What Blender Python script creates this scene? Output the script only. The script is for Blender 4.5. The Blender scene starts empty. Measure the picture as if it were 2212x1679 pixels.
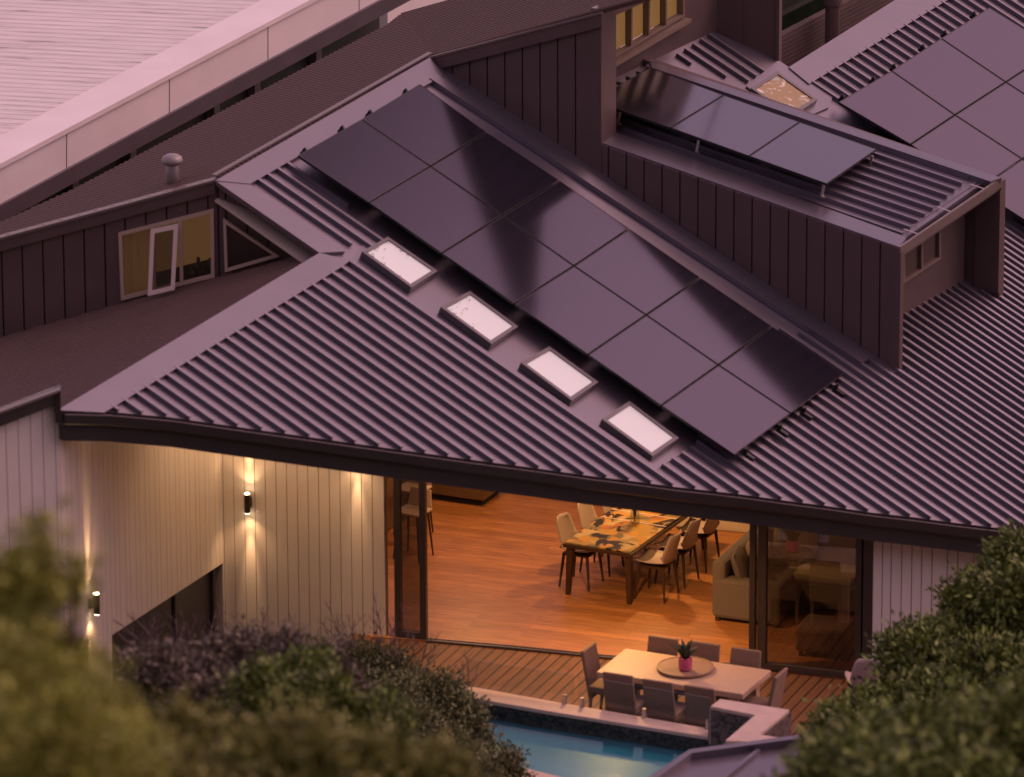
import bpy, bmesh, math, random
import numpy as np
from mathutils import Vector, Matrix
from mathutils.geometry import tessellate_polygon
R_ = math.radians
random.seed(7); rng = np.random.default_rng(7)
scn = bpy.context.scene
COL = scn.collection

# ------------------------------------------------------------------ camera
FPX = 6600.0; PITCH = R_(18.0); ROLL = 0.0045
cp, sp = math.cos(PITCH), math.sin(PITCH); cr, sr = math.cos(ROLL), math.sin(ROLL)
CAM_Z = 29.9
cam = bpy.data.cameras.new('camera'); camo = bpy.data.objects.new('camera', cam); COL.objects.link(camo)
r0 = Vector((1,0,0)); u0 = Vector((0,sp,cp)); fw = Vector((0,cp,-sp))
rt = r0*cr - u0*sr; up = r0*sr + u0*cr
camo.matrix_world = Matrix(((rt.x,up.x,-fw.x,0),(rt.y,up.y,-fw.y,0),(rt.z,up.z,-fw.z,CAM_Z),(0,0,0,1)))
cam.sensor_width = 36; cam.lens = 36*FPX/1024; cam.clip_start = 1; cam.clip_end = 4000
cam.dof.use_dof = True; cam.dof.focus_distance = 93.0; cam.dof.aperture_fstop = 1.15
scn.camera = camo

# ------------------------------------------------------------------ sky, sun, exposure
SUN_AZ, SUN_EL = R_(72), R_(50)      # azimuth from +Y, positive to the right
W = bpy.data.worlds.new('World'); scn.world = W; W.use_nodes = True
nt = W.node_tree; bg = nt.nodes['Background']
sky = nt.nodes.new('ShaderNodeTexSky'); sky.sky_type = 'NISHITA'; sky.sun_disc = False
sky.sun_elevation = SUN_EL; sky.sun_rotation = SUN_AZ; sky.dust_density = 2.5; sky.air_density = 1.0; sky.ozone_density = 0.3
mul = nt.nodes.new('ShaderNodeMix'); mul.data_type = 'RGBA'; mul.blend_type = 'MULTIPLY'; mul.inputs[0].default_value = 1
mul.inputs[7].default_value = (1.22, 0.71, 0.695, 1)
nt.links.new(sky.outputs[0], mul.inputs[6]); veil = nt.nodes.new('ShaderNodeMix'); veil.data_type = 'RGBA'; veil.inputs[0].default_value = .35; veil.inputs[7].default_value = (3.7, 2.2, 2.4, 1)   # flat mauve mixed into the sky to even its tint
nt.links.new(mul.outputs[2], veil.inputs[6])
# added unseen dark cloud, aimed to darken the upper panels' reflections
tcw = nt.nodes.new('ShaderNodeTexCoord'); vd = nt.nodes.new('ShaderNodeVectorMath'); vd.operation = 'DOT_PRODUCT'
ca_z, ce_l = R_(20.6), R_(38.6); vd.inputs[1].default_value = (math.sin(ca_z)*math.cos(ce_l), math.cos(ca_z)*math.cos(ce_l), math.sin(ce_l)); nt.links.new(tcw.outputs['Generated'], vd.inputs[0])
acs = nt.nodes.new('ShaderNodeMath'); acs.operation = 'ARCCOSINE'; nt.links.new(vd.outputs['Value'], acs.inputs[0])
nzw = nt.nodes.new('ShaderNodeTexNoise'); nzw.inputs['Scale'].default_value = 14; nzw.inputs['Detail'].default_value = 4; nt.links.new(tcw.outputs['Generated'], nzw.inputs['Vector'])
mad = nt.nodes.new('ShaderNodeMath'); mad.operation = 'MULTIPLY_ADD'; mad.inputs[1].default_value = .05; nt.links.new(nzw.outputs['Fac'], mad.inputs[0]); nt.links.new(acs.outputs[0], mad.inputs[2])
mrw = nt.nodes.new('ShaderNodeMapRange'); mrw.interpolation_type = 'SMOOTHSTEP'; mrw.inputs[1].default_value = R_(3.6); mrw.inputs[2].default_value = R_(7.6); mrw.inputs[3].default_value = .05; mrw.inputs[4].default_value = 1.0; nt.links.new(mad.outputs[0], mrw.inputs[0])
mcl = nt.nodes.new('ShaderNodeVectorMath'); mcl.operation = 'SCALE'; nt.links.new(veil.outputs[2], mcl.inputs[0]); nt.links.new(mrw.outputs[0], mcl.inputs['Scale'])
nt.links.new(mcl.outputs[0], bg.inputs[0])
bg.inputs[1].default_value = 0.15
sl = bpy.data.lights.new('sun', 'SUN'); so = bpy.data.objects.new('sun', sl); COL.objects.link(so)
sl.energy = 0.22; sl.angle = R_(38); sl.color = (1.0, 0.66, 0.74)
sd = Vector((math.sin(SUN_AZ)*math.cos(SUN_EL), math.cos(SUN_AZ)*math.cos(SUN_EL), math.sin(SUN_EL)))
so.rotation_euler = sd.to_track_quat('Z', 'Y').to_euler(); so.location = (-30, 40, 60)
scn.view_settings.view_transform = 'Standard'; scn.view_settings.look = 'None'
scn.view_settings.exposure = 0.55; scn.view_settings.gamma = 1.0
scn.cycles.max_bounces = 8; scn.cycles.use_denoising = True

# ------------------------------------------------------------------ measuring helpers (survey units -> metres)
def ray(x, y):
    a = (x*1024/2212 - 512)/FPX; b = -(y*1024/2212 - 388.5)/FPX
    u = cr*a + sr*b; v = -sr*a + cr*b
    return Vector((u, cp + v*sp, -sp + v*cp))
O_ = Vector((0, 0, CAM_Z))
def at(x, y, depth): return O_ + ray(x, y)*depth
class Plane:
    def __init__(s, n, o): s.n = Vector(n).normalized(); s.o = Vector(o)
    def hit(s, x, y):
        r = ray(x, y); return O_ + r*((s.o - O_).dot(s.n)/r.dot(s.n))
    def off(s, d): return Plane(s.n, s.o + s.n*d)
    def z(s, x, y): return s.o.z - (s.n.x*(x-s.o.x) + s.n.y*(y-s.o.y))/s.n.z
def P3(a, b, c):
    n = (b-a).cross(c-a)
    if n.z < 0: n = -n
    return Plane(n, a)
def VP(a, b):                                   # vertical plane
    d = (b-a); n = Vector((d.y, -d.x, 0))
    if n.y > 0: n = -n
    return Plane(n, a)
def H(z): return Plane((0,0,1), (0,0,z))
G = H(0.0)

# ------------------------------------------------------------------ mesh helpers
class MB:
    def __init__(s): s.v = []; s.f = []; s.m = []
    def pts(s, ps): i = len(s.v); s.v += [tuple(p) for p in ps]; return list(range(i, i+len(ps)))
    def face(s, ps, m=0): s.f.append(s.pts(ps)); s.m.append(m)
    def prism(s, ps, d, m=0, ms=None):           # polygon ps extruded by vector d
        ps = [Vector(p) for p in ps]; d = Vector(d); n = len(ps)
        tri = tessellate_polygon([ps]) if n > 4 else None
        a = s.pts(ps); b = s.pts([p+d for p in ps])
        if tri:
            for t in tri: s.f.append([a[i] for i in t]); s.m.append(m); s.f.append([b[i] for i in t][::-1]); s.m.append(m)
        else:
            s.f.append(a); s.m.append(m); s.f.append(b[::-1]); s.m.append(m)
        for i in range(n):
            j = (i+1) % n; s.f.append([a[j], a[i], b[i], b[j]]); s.m.append(m if ms is None else ms)
    def box(s, o, ax, ay, az, m=0):              # o corner, three edge vectors
        o, ax, ay, az = map(Vector, (o, ax, ay, az)); s.prism([o, o+ax, o+ax+ay, o+ay], az, m)
    def cbox(s, c, sx, sy, sz, m=0):
        s.box((c[0]-sx/2, c[1]-sy/2, c[2]-sz/2), (sx,0,0), (0,sy,0), (0,0,sz), m)
    def tube(s, p0, p1, ra, rb=None, n=8, m=0, cap=True):
        p0, p1 = Vector(p0), Vector(p1); rb = ra if rb is None else rb
        d = (p1-p0).normalized(); e = d.orthogonal().normalized(); g = d.cross(e)
        a = s.pts([p0 + (e*math.cos(t)+g*math.sin(t))*ra for t in [2*math.pi*i/n for i in range(n)]])
        b = s.pts([p1 + (e*math.cos(t)+g*math.sin(t))*rb for t in [2*math.pi*i/n for i in range(n)]])
        for i in range(n): s.f.append([a[i], a[(i+1)%n], b[(i+1)%n], b[i]]); s.m.append(m)
        if cap: s.f.append(a[::-1]); s.m.append(m); s.f.append(b); s.m.append(m)
    def lathe(s, c, prof, n=24, m=0):            # prof: (radius, z)
        c = Vector(c); rings = []
        for r, z in prof:
            rings.append(s.pts([c + Vector((r*math.cos(2*math.pi*i/n), r*math.sin(2*math.pi*i/n), z)) for i in range(n)]))
        for a, b in zip(rings, rings[1:]):
            for i in range(n): s.f.append([a[i], a[(i+1)%n], b[(i+1)%n], b[i]]); s.m.append(m)
        s.f.append(rings[0][::-1]); s.m.append(m); s.f.append(rings[-1]); s.m.append(m)
OFF = {}
def obj(name, mb, mats, parent=None, local=False, smooth=False, bevel=0):
    me = bpy.data.meshes.new(name)
    off = OFF.get(parent, Vector()) if parent and not local else Vector()
    me.from_pydata([tuple(Vector(v)-off) for v in mb.v], [], mb.f)
    for m in (mats if isinstance(mats, (list, tuple)) else [mats]): me.materials.append(m)
    me.polygons.foreach_set('material_index', mb.m)
    bm = bmesh.new(); bm.from_mesh(me); bmesh.ops.recalc_face_normals(bm, faces=bm.faces); bm.to_mesh(me); bm.free()
    if smooth: me.polygons.foreach_set('use_smooth', [True]*len(me.polygons))
    o = bpy.data.objects.new(name, me); COL.objects.link(o)
    if parent: o.parent = parent; OFF[o] = off if not local else OFF.get(parent, Vector())
    if bevel:
        b = o.modifiers.new('bevel', 'BEVEL'); b.width = bevel; b.segments = 2; b.limit_method = 'ANGLE'
    return o
def tag(o, label=None, cat=None, group=None, kind=None):
    for k, v in (('label', label), ('category', cat), ('group', group), ('kind', kind)):
        if v: o[k] = v
    return o
def thing(name, label, cat, loc, rz=0, group=None):
    e = bpy.data.objects.new(name, None); COL.objects.link(e); e.location = loc; e.rotation_euler = (0,0,rz)
    e.empty_display_size = .1; OFF[e] = Vector(loc); return tag(e, label, cat, group)
def copy_tree(o, parent=None):
    c = o.copy(); COL.objects.link(c)
    if parent: c.parent = parent
    for ch in list(o.children): copy_tree(ch, c)
    return c

# ------------------------------------------------------------------ materials
def mat(name, col, rough=.6, ior=1.5, metal=0, noise=None, bump=None, trans=0, emit=None, coat=0):
    m = bpy.data.materials.new(name); m.use_nodes = True; t = m.node_tree; b = t.nodes['Principled BSDF']
    b.inputs['Base Color'].default_value = (*col, 1); b.inputs['Roughness'].default_value = rough
    b.inputs['IOR'].default_value = ior; b.inputs['Metallic'].default_value = metal
    b.inputs['Transmission Weight'].default_value = trans; b.inputs['Coat Weight'].default_value = coat
    if emit: b.inputs['Emission Color'].default_value = (*emit[0], 1); b.inputs['Emission Strength'].default_value = emit[1]
    if noise or bump:
        tc = t.nodes.new('ShaderNodeTexCoord')
    if noise:                                    # (scale, amount, detail)
        n = t.nodes.new('ShaderNodeTexNoise'); n.inputs['Scale'].default_value = noise[0]; n.inputs['Detail'].default_value = noise[2] if len(noise) > 2 else 5
        t.links.new(tc.outputs['Object'], n.inputs['Vector'])
        cr_ = t.nodes.new('ShaderNodeMix'); cr_.data_type = 'RGBA'
        a = noise[1]
        cr_.inputs[6].default_value = (*[max(0, c*(1-a)) for c in col], 1); cr_.inputs[7].default_value = (*[min(1, c*(1+a)) for c in col], 1)
        t.links.new(n.outputs['Fac'], cr_.inputs[0]); t.links.new(cr_.outputs[2], b.inputs['Base Color'])
        mr = t.nodes.new('ShaderNodeMapRange'); mr.inputs[3].default_value = rough*.85; mr.inputs[4].default_value = min(1, rough*1.15)
        t.links.new(n.outputs['Fac'], mr.inputs[0]); t.links.new(mr.outputs[0], b.inputs['Roughness'])
    if bump:                                     # (scale, strength)
        n2 = t.nodes.new('ShaderNodeTexNoise'); n2.inputs['Scale'].default_value = bump[0]; n2.inputs['Detail'].default_value = 4
        t.links.new(tc.outputs['Object'], n2.inputs['Vector'])
        bp = t.nodes.new('ShaderNodeBump'); bp.inputs['Strength'].default_value = bump[1]; bp.inputs['Distance'].default_value = .02
        t.links.new(n2.outputs['Fac'], bp.inputs['Height']); t.links.new(bp.outputs[0], b.inputs['Normal'])
    return m
def plank_mat(name, c1, c2, width, length, rot, rough=.45, groove=.02, gcol=(.02,.012,.008), streak=1.0):
    m = bpy.data.materials.new(name); m.use_nodes = True; t = m.node_tree; b = t.nodes['Principled BSDF']
    tc = t.nodes.new('ShaderNodeTexCoord'); mp = t.nodes.new('ShaderNodeMapping'); mp.inputs['Rotation'].default_value = (0,0,rot)
    t.links.new(tc.outputs['Object'], mp.inputs[0])
    br = t.nodes.new('ShaderNodeTexBrick'); br.offset = .37; br.inputs['Scale'].default_value = 1
    br.inputs['Brick Width'].default_value = length; br.inputs['Row Height'].default_value = width
    br.inputs['Mortar Size'].default_value = groove*width; br.inputs['Mortar Smooth'].default_value = .1; br.inputs['Bias'].default_value = 0
    br.inputs['Color1'].default_value = (*c1,1); br.inputs['Color2'].default_value = (*c2,1); br.inputs['Mortar'].default_value = (*gcol,1)
    t.links.new(mp.outputs[0], br.inputs['Vector'])
    mp2 = t.nodes.new('ShaderNodeMapping'); mp2.inputs['Scale'].default_value = (1.2, 14, 1); t.links.new(mp.outputs[0], mp2.inputs[0])
    n = t.nodes.new('ShaderNodeTexNoise'); n.inputs['Scale'].default_value = 2.2; n.inputs['Detail'].default_value = 7; t.links.new(mp2.outputs[0], n.inputs['Vector'])
    mx = t.nodes.new('ShaderNodeMix'); mx.data_type = 'RGBA'; mx.blend_type = 'MULTIPLY'; mx.inputs[0].default_value = streak
    rp = t.nodes.new('ShaderNodeValToRGB'); rp.color_ramp.elements[0].position = .3; rp.color_ramp.elements[0].color = (.55,.5,.45,1); rp.color_ramp.elements[1].position = .65; rp.color_ramp.elements[1].color = (1.15,1.12,1.1,1)
    t.links.new(n.outputs['Fac'], rp.inputs[0]); t.links.new(br.outputs['Color'], mx.inputs[6]); t.links.new(rp.outputs[0], mx.inputs[7])
    t.links.new(mx.outputs[2], b.inputs['Base Color']); b.inputs['Roughness'].default_value = rough
    return m
def glass_mat(name, tint=(.9,.9,.9), refl=.12, rough=0.0):  # thin pane: clear with a Fresnel-like mirror share
    m = bpy.data.materials.new(name); m.use_nodes = True; t = m.node_tree; t.nodes.remove(t.nodes['Principled BSDF'])
    out = t.nodes['Material Output']; tr = t.nodes.new('ShaderNodeBsdfTransparent'); tr.inputs[0].default_value = (*tint,1)
    gl = t.nodes.new('ShaderNodeBsdfGlossy'); gl.inputs['Roughness'].default_value = rough
    lw = t.nodes.new('ShaderNodeLayerWeight'); lw.inputs[0].default_value = .5
    pw = t.nodes.new('ShaderNodeMath'); pw.operation = 'POWER'; pw.inputs[1].default_value = 4.5; t.links.new(lw.outputs['Facing'], pw.inputs[0])
    ad = t.nodes.new('ShaderNodeMath'); ad.operation = 'MULTIPLY_ADD'; ad.inputs[1].default_value = .9; ad.inputs[2].default_value = .055 + refl; t.links.new(pw.outputs[0], ad.inputs[0])
    mx = t.nodes.new('ShaderNodeMixShader'); t.links.new(ad.outputs[0], mx.inputs[0]); t.links.new(tr.outputs[0], mx.inputs[1]); t.links.new(gl.outputs[0], mx.inputs[2])
    t.links.new(mx.outputs[0], out.inputs[0]); return m
M = {}
M['metal'] = mat('roof steel', (.062,.050,.060), .38, 2.6, noise=(1.6,.22), bump=(9,.04))
M['flash'] = mat('flashing steel', (.060,.050,.060), .30, 2.55, noise=(1.1,.25), bump=(3,.06))
for k_, c_ in (('metal',(.88,.86,1)),('flash',(.88,.86,1))): M[k_].node_tree.nodes['Principled BSDF'].inputs['Specular Tint'].default_value = (*c_,1)
M['clad'] = mat('dark cladding', (.096,.063,.064), .5, 1.6, noise=(3,.2))
M['gap'] = mat('dark gap', (.012,.01,.012), .8)
M['darkroof'] = mat('dark roofing', (.095,.050,.042), .6, 1.5, noise=(2,.25))
M['trim'] = mat('trim steel', (.14,.105,.10), .4, 1.8, noise=(4,.2))
M['gutter'] = mat('gutter steel', (.028,.022,.024), .45, 1.6, noise=(3,.2))
M['white'] = mat('white cladding', (.70,.64,.59), .6, noise=(1.6,.10))
M['groove'] = mat('cladding groove', (.30,.26,.25), .8)
M['whiteroof'] = mat('white roof', (.74,.70,.70), .5, noise=(.9,.16))
M['joint'] = mat('joint sealant', (.12,.10,.10), .8)
M['cells'] = mat('solar glass', (.010,.009,.014), .13, 2.1, noise=(40,.3), bump=(60,.015))
M['cells'].node_tree.nodes['Principled BSDF'].inputs['Specular Tint'].default_value = (.86,.74,1,1)
M['frame'] = mat('black aluminium', (.012,.012,.014), .35, 1.5)
M['alu'] = mat('bare aluminium', (.55,.5,.48), .35, 1.5, metal=.9)
M['sky_reflection'] = mat('skylight blind', (.78,.92,.86), .35, 1.5, coat=.6)  # bright sky reflection painted as a near-white pane colour
M['amber'] = mat('skylight gold reflection', (.50,.36,.10), .3, coat=.5)  # gold reflection painted into the pane colour
t = M['amber'].node_tree; tc = t.nodes.new('ShaderNodeTexCoord'); ns = t.nodes.new('ShaderNodeTexNoise'); ns.inputs['Scale'].default_value = 4.5; ns.inputs['Detail'].default_value = 5; ns.inputs['Distortion'].default_value = 1.5
t.links.new(tc.outputs['Object'], ns.inputs['Vector']); rp = t.nodes.new('ShaderNodeValToRGB'); el_ = rp.color_ramp.elements; el_[0].position = .36; el_[0].color = (.34,.40,.30,1); el_[1].position = .62; el_[1].color = (.72,.68,.62,1)
for ps_, c__ in ((.44,(.30,.21,.06,1)),(.555,(.33,.22,.06,1)),(.575,(.75,.70,.62,1)),(.595,(.34,.26,.10,1))): q_ = el_.new(ps_); q_.color = c__
t.links.new(ns.outputs['Fac'], rp.inputs[0]); t.links.new(rp.outputs[0], t.nodes['Principled BSDF'].inputs['Base Color'])
M['winframe'] = mat('window frame', (.20,.15,.12), .5, noise=(5,.1))
M['sash'] = mat('white sash', (.58,.48,.44), .5)
M['winlight'] = mat('pale window frame', (.46,.35,.28), .5, noise=(5,.1))
M['glass'] = glass_mat('clear glass', (.88,.86,.82), .02)
M['doorglass'] = glass_mat('tinted glass', (.30,.275,.25), .07)
M['fenceglass'] = glass_mat('fence glass', (.93,.95,.95), -.02)
M['doorframe'] = mat('door frame', (.045,.035,.035), .4, noise=(5,.15))
M['coping'] = mat('travertine', (.56,.43,.37), .6, noise=(5,.22), bump=(20,.1))
M['plaster'] = mat('plaster', (.62,.52,.46), .7, noise=(3,.05))
M['soffit'] = mat('soffit', (.55,.46,.40), .7)
M['kitchen'] = mat('kitchen timber', (.14,.085,.05), .5, noise=(7,.3))
M['stone'] = mat('bench stone', (.62,.55,.5), .3)
M['outdoor'] = mat('table stone', (.50,.355,.25), .5, noise=(8,.12))
M['wicker'] = mat('woven chair', (.25,.16,.115), .85, noise=(60,.3), bump=(120,.4))
M['shell'] = mat('chair shell', (.46,.37,.36), .5)
M['legwood'] = mat('dark leg timber', (.048,.022,.013), .5, noise=(9,.3))
M['fabric'] = mat('sofa fabric', (.14,.115,.105), .9, noise=(30,.2), bump=(90,.3))
M['cushion'] = mat('cushion fabric', (.23,.16,.12), .9, noise=(20,.25), bump=(60,.3))
M['throw'] = mat('pale throw', (.36,.32,.22), .9, noise=(14,.2))
M['tray'] = mat('tray timber', (.30,.19,.12), .55, noise=(12,.3))
M['pink'] = mat('pink pot', (.55,.10,.22), .4, noise=(30,.35))
M['leafdark'] = mat('pot leaf', (.02,.05,.025), .5)
M['stem'] = mat('dry stem', (.06,.05,.03), .7)
M['vase'] = glass_mat('vase glass', (.8,.8,.75), .08)
M['steel'] = mat('lamp steel', (.07,.055,.05), .3, 1.5, metal=.7)
M['lens'] = mat('lamp lens', (.9,.8,.6), .4, emit=((1,.72,.42), 14))
M['bark'] = mat('bark', (.07,.05,.045), .9, noise=(12,.3))
M['twig'] = mat('dry twig', (.16,.11,.115), .9)
M['ground'] = mat('hillside', (.075,.065,.035), .95, noise=(.6,.5))
M['tile'] = mat('pool tile', (.016,.18,.26), .4, noise=(2.2,.25))
def corrug(name, col, rough, period, axis_rot, depth=.02, gcol=.45):   # fine parallel profile: bump + real colour of the seam
    m = mat(name, col, rough, 1.6, noise=(1.3,.22)); t = m.node_tree; b = t.nodes['Principled BSDF']
    return m
# mosaic (small dark stones)
def mosaic():
    m = bpy.data.materials.new('stone mosaic'); m.use_nodes = True; t = m.node_tree; b = t.nodes['Principled BSDF']
    tc = t.nodes.new('ShaderNodeTexCoord'); v = t.nodes.new('ShaderNodeTexVoronoi'); v.inputs['Scale'].default_value = 26; t.links.new(tc.outputs['Object'], v.inputs['Vector'])
    rp = t.nodes.new('ShaderNodeValToRGB'); e = rp.color_ramp.elements
    e[0].color = (.03,.022,.022,1); e[1].color = (.17,.125,.115,1)
    sx = t.nodes.new('ShaderNodeSeparateColor'); t.links.new(v.outputs['Color'], sx.inputs[0]); t.links.new(sx.outputs[0], rp.inputs[0])
    t.links.new(rp.outputs[0], b.inputs['Base Color']); b.inputs['Roughness'].default_value = .5
    return m
M['mosaic'] = mosaic()
FRONT_ROT = R_(-21)
M['floor'] = plank_mat('oak floor', (.48,.215,.078), (.34,.15,.05), .16, 2.1, R_(19), .38, .02, (.2,.08,.03), .8)
M['deck'] = plank_mat('deck boards', (.165,.076,.044), (.13,.06,.034), .15, 40, R_(-69), .6, .09, (.02,.012,.01), .6)
def leafmat(name, col, var=.5):
    m = bpy.data.materials.new(name); m.use_nodes = True; t = m.node_tree; b = t.nodes['Principled BSDF']
    gi = t.nodes.new('ShaderNodeNewGeometry'); rp = t.nodes.new('ShaderNodeValToRGB'); e = rp.color_ramp.elements
    e[0].color = (*[c*(1-var) for c in col],1); e[1].color = (*[c*(1+var) for c in col],1)
    t.links.new(gi.outputs['Random Per Island'], rp.inputs[0]); t.links.new(rp.outputs[0], b.inputs['Base Color'])
    b.inputs['Roughness'].default_value = .6
    return m
M['leaf_green'] = leafmat('green leaf', (.125,.165,.030), .75)
M['leaf_olive'] = leafmat('olive leaf', (.19,.20,.045), .5)
M['leaf_purple'] = leafmat('dull purple leaf', (.125,.105,.072), .55)
M['leaf_yellow'] = leafmat('yellow green leaf', (.29,.31,.055), .45)
M['leaf_sage'] = leafmat('sage leaf', (.145,.155,.062), .6)

# ================================================================== the house: planes
FAC = [G.hit(*p) for p in ((833,1377),(920,1385),(1311,1422),(1617,1442),(1821,1467),(1880,1476))]   # facade line on the deck
f4, f5 = FAC[4], FAC[5]
q = VP(f4, f5).hit(1850, 1098)
E0 = q - Vector((ray(1850,1098).x, ray(1850,1098).y, ray(1850,1098).z))*(0.55/ray(1850,1098).y)
AL, TH = R_(-42), R_(26.3)
RN = Vector((math.sin(TH)*math.cos(AL), math.sin(TH)*math.sin(AL), math.cos(TH)))
RP = Plane(RN, E0)                                # main roof plane
PP = RP.off(.13)                                  # plane of the panel tops
def ZR(p): return RP.z(p.x, p.y)
n00, n60, n30, n32 = PP.hit(642,335), PP.hit(1587,983), PP.hit(1111.5,656), PP.hit(1360.5,493)
U = (n60-n00).normalized(); U = (U - RN*U.dot(RN)).normalized(); Wd = RN.cross(U).normalized()
if (n32-n30).dot(Wd) < 0: Wd = -Wd
RO = RP.hit(642,335)
PP = Plane(RN + Wd*.055, RP.off(.172).hit(1240,580))            # the array is racked up a little along its skylight side
def uw(x, y): p = RP.hit(x, y) - RO; return (p.dot(U), p.dot(Wd))
def UW(u, w, h=0): return RO + U*u + Wd*w + RN*h
house = thing('house', 'large dark metal roofed house with white board walls and a lit open living room', 'house', G.hit(1200,1300))
def part(name, mb, m, parent=house, **k): return obj(name, mb, m, parent, **k)

EAVE = [(130,887),(230,889),(366,901),(520,923),(675,945),(774,959),(875,973),(975,987),(1072,1000),(1170,1013),(1267,1027),(1365,1039),(1460,1052),(1508,1057),(1602,1068),(1695,1081),(1788,1093),(1882,1107),(1972,1117),(2061,1129),(2135,1138)]
EAVE_X = [(2260,1150),(2420,1166)]
sheet = [(690,548),(465,392),(930,125),(1290,112),(1402,102),(1542,68),(1682,130),(1704,145),(1938,0),(2100,-102),(2500,-60),(2500,1172)] + EAVE_X[::-1] + EAVE[::-1]
mb = MB(); mb.prism([RP.hit(*p) for p in sheet], -RN*.06)
main_roof = part('main_roof', mb, M['metal'])
# ribs
def clip(poly, w):
    us = []
    for i in range(len(poly)):
        (ua, wa), (ub, wb) = poly[i], poly[(i+1) % len(poly)]
        if (wa-w)*(wb-w) < 0: us.append(ua + (ub-ua)*(w-wa)/(wb-wa))
    us.sort(); return list(zip(us[::2], us[1::2]))
def ribs(mb, poly, ws, frame=UW, h=.058, a=.021, b=.024):
    for w in ws:
        for u1, u2 in clip(poly, w):
            if u2-u1 < .05: continue
            prof = [(w-a, .002), (w-b, h), (w+b, h), (w+a, .002)]
            A = [frame(u1, x, z) for x, z in prof]; B = [frame(u2, x, z) for x, z in prof]
            for i in range(3): mb.face([A[i], B[i], B[i+1], A[i+1]])
            mb.face(A); mb.face(B[::-1])
polyA = [uw(*p) for p in [(222,888),(757,567),(1418,1012)] + EAVE[12:0:-1]]
polyB = [uw(*p) for p in [(542,395),(632,342),(860,545),(757,532)]]
polyC = [uw(*p) for p in [(1420,1013),(1502,963),(1600,700),(1800,735),(1872,782),(1940,803),(1936,690),(2075,610),(2158,655),(2165,480),(2500,360),(2500,1172)] + EAVE_X[::-1] + EAVE[:11:-1]]
polyD = [uw(*p) for p in [(1748,182),(2110,-42),(2480,120),(2480,440),(1850,262)]]
polyE = [uw(*p) for p in [(1455,124),(1540,71),(1655,153),(1610,183),(1520,155)]]
ends = [262,313,366,417,469,520,572,623,675,725,774,825,875,925,975,1024,1072,1121,1170,1219,1267,1316,1365,1413,1460,1508,1555,1602,1648,1695,1741,1788,1835,1882,1928,1972,2017,2061,2105]
def eave_y(x):
    for (xa, ya), (xb, yb) in zip(EAVE, EAVE[1:]):
        if xa <= x <= xb: return ya + (yb-ya)*(x-xa)/(xb-xa)
wsm = [uw(x-14, eave_y(x)-5)[1] for x in ends]
pit0 = wsm[5]-wsm[4]; last = wsm[-1]; pit = wsm[-1]-wsm[-2]
k = 0
while last < 40 and k < 60: pit = max(pit*.985, .62*pit0); last += pit; wsm.append(last); k += 1
wB = [uw(*p)[1] for p in ((553,391),(573,379.5),(595,367.5),(617,356))]
w0, w1 = uw(1461,121)[1], uw(1529,79)[1]
wE = [w0 + (w1-w0)*i/4 for i in range(5)]
w0, w1 = uw(1752,181)[1], uw(2038,2)[1]
wD = [w0 + (w1-w0)*i/17.5 for i in range(24)]
mb = MB(); ribs(mb, polyA, wsm); ribs(mb, polyB, wB); ribs(mb, polyC, wsm); ribs(mb, polyD, wD, h=.056, a=.015, b=.017); ribs(mb, polyE, wE, h=.056, a=.017, b=.019)
part('roof_ribs', mb, M['metal'], main_roof)
# flashings lying on the roof
def slab(mb, pts, h, pl=RP, th=.02): mb.prism([pl.off(h).hit(*p) for p in pts], pl.n*(-th))
def flash(name, pts, h, th): mb = MB(); slab(mb, pts, h, th=th); return part(name, mb, M['flash'])
flash('ridge_flashing', [(124,886),(690,546),(757,562),(742,574),(225,891)], .055, .05)
flash('ridge_flashing', [(465,390),(540,398),(745,543),(690,546)], .052, .047)
flash('ridge_flashing', [(465,390),(930,123),(958,163),(645,337),(540,397)], .06, .055)
flash('ridge_flashing', [(1704,145),(2110,-112),(2170,-75),(1748,181)], .05, .045)
flash('skylight_flashing', [(757,566),(790,520),(1500,962),(1418,1014)], .012, .010)
flash('skylight_flashing', [(755,566),(762,562),(1424,1011),(1418,1016)], .05, .045)
flash('wall_flashing', [(950,172),(962,160),(1310,395),(1890,775),(1862,782)], .05, .045)
flash('wall_flashing', [(1310,395),(1318,388),(1945,803),(1925,806),(1600,600)], .02, .016)
flash('wall_flashing', [(928,168),(945,160),(1880,772),(1862,784)], .075, .07)
flash('skylight_flashing', [(1612,186),(1680,131),(1800,205),(1790,232),(1720,262)], .03, .025)
# gutter and fascia along the curved eave
ev = [RP.hit(*p) for p in EAVE + EAVE_X]
mb = MB(); mb2 = MB(); mb3 = MB()
def outn(i):
    a = ev[max(0, i-1)]; b = ev[min(len(ev)-1, i+1)]; d = b-a; n = Vector((d.y, -d.x, 0)).normalized()
    return n if n.y < 0 else -n
Z = Vector((0,0,1))
prof_g = [(.0,-.03),(.02,-.155),(.10,-.165),(.135,-.13),(.145,-.02),(.125,-.02),(.115,-.12),(.02,-.13)]
prof_f = [(-.05,-.16),(-.05,-.37),(.045,-.37),(.045,-.168)]
def sweep(mb, prof, i0=0):
    secs = [[ev[i] + outn(i)*a + Z*b for a, b in prof] for i in range(i0, len(ev))]
    for A, B in zip(secs, secs[1:]):
        for j in range(len(prof)): jj = (j+1) % len(prof); mb.face([A[j], B[j], B[jj], A[jj]])
    mb.face(secs[0]); mb.face(secs[-1][::-1])
sweep(mb, prof_g); sweep(mb2, prof_f)
part('gutter', mb, M['gutter']); part('fascia', mb2, M['gutter'])
lipm = MB(); sweep(lipm, [(.124,-.016),(.124,-.006),(.147,-.006),(.147,-.016)]); part('gutter_lip', lipm, M['trim'])
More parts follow.
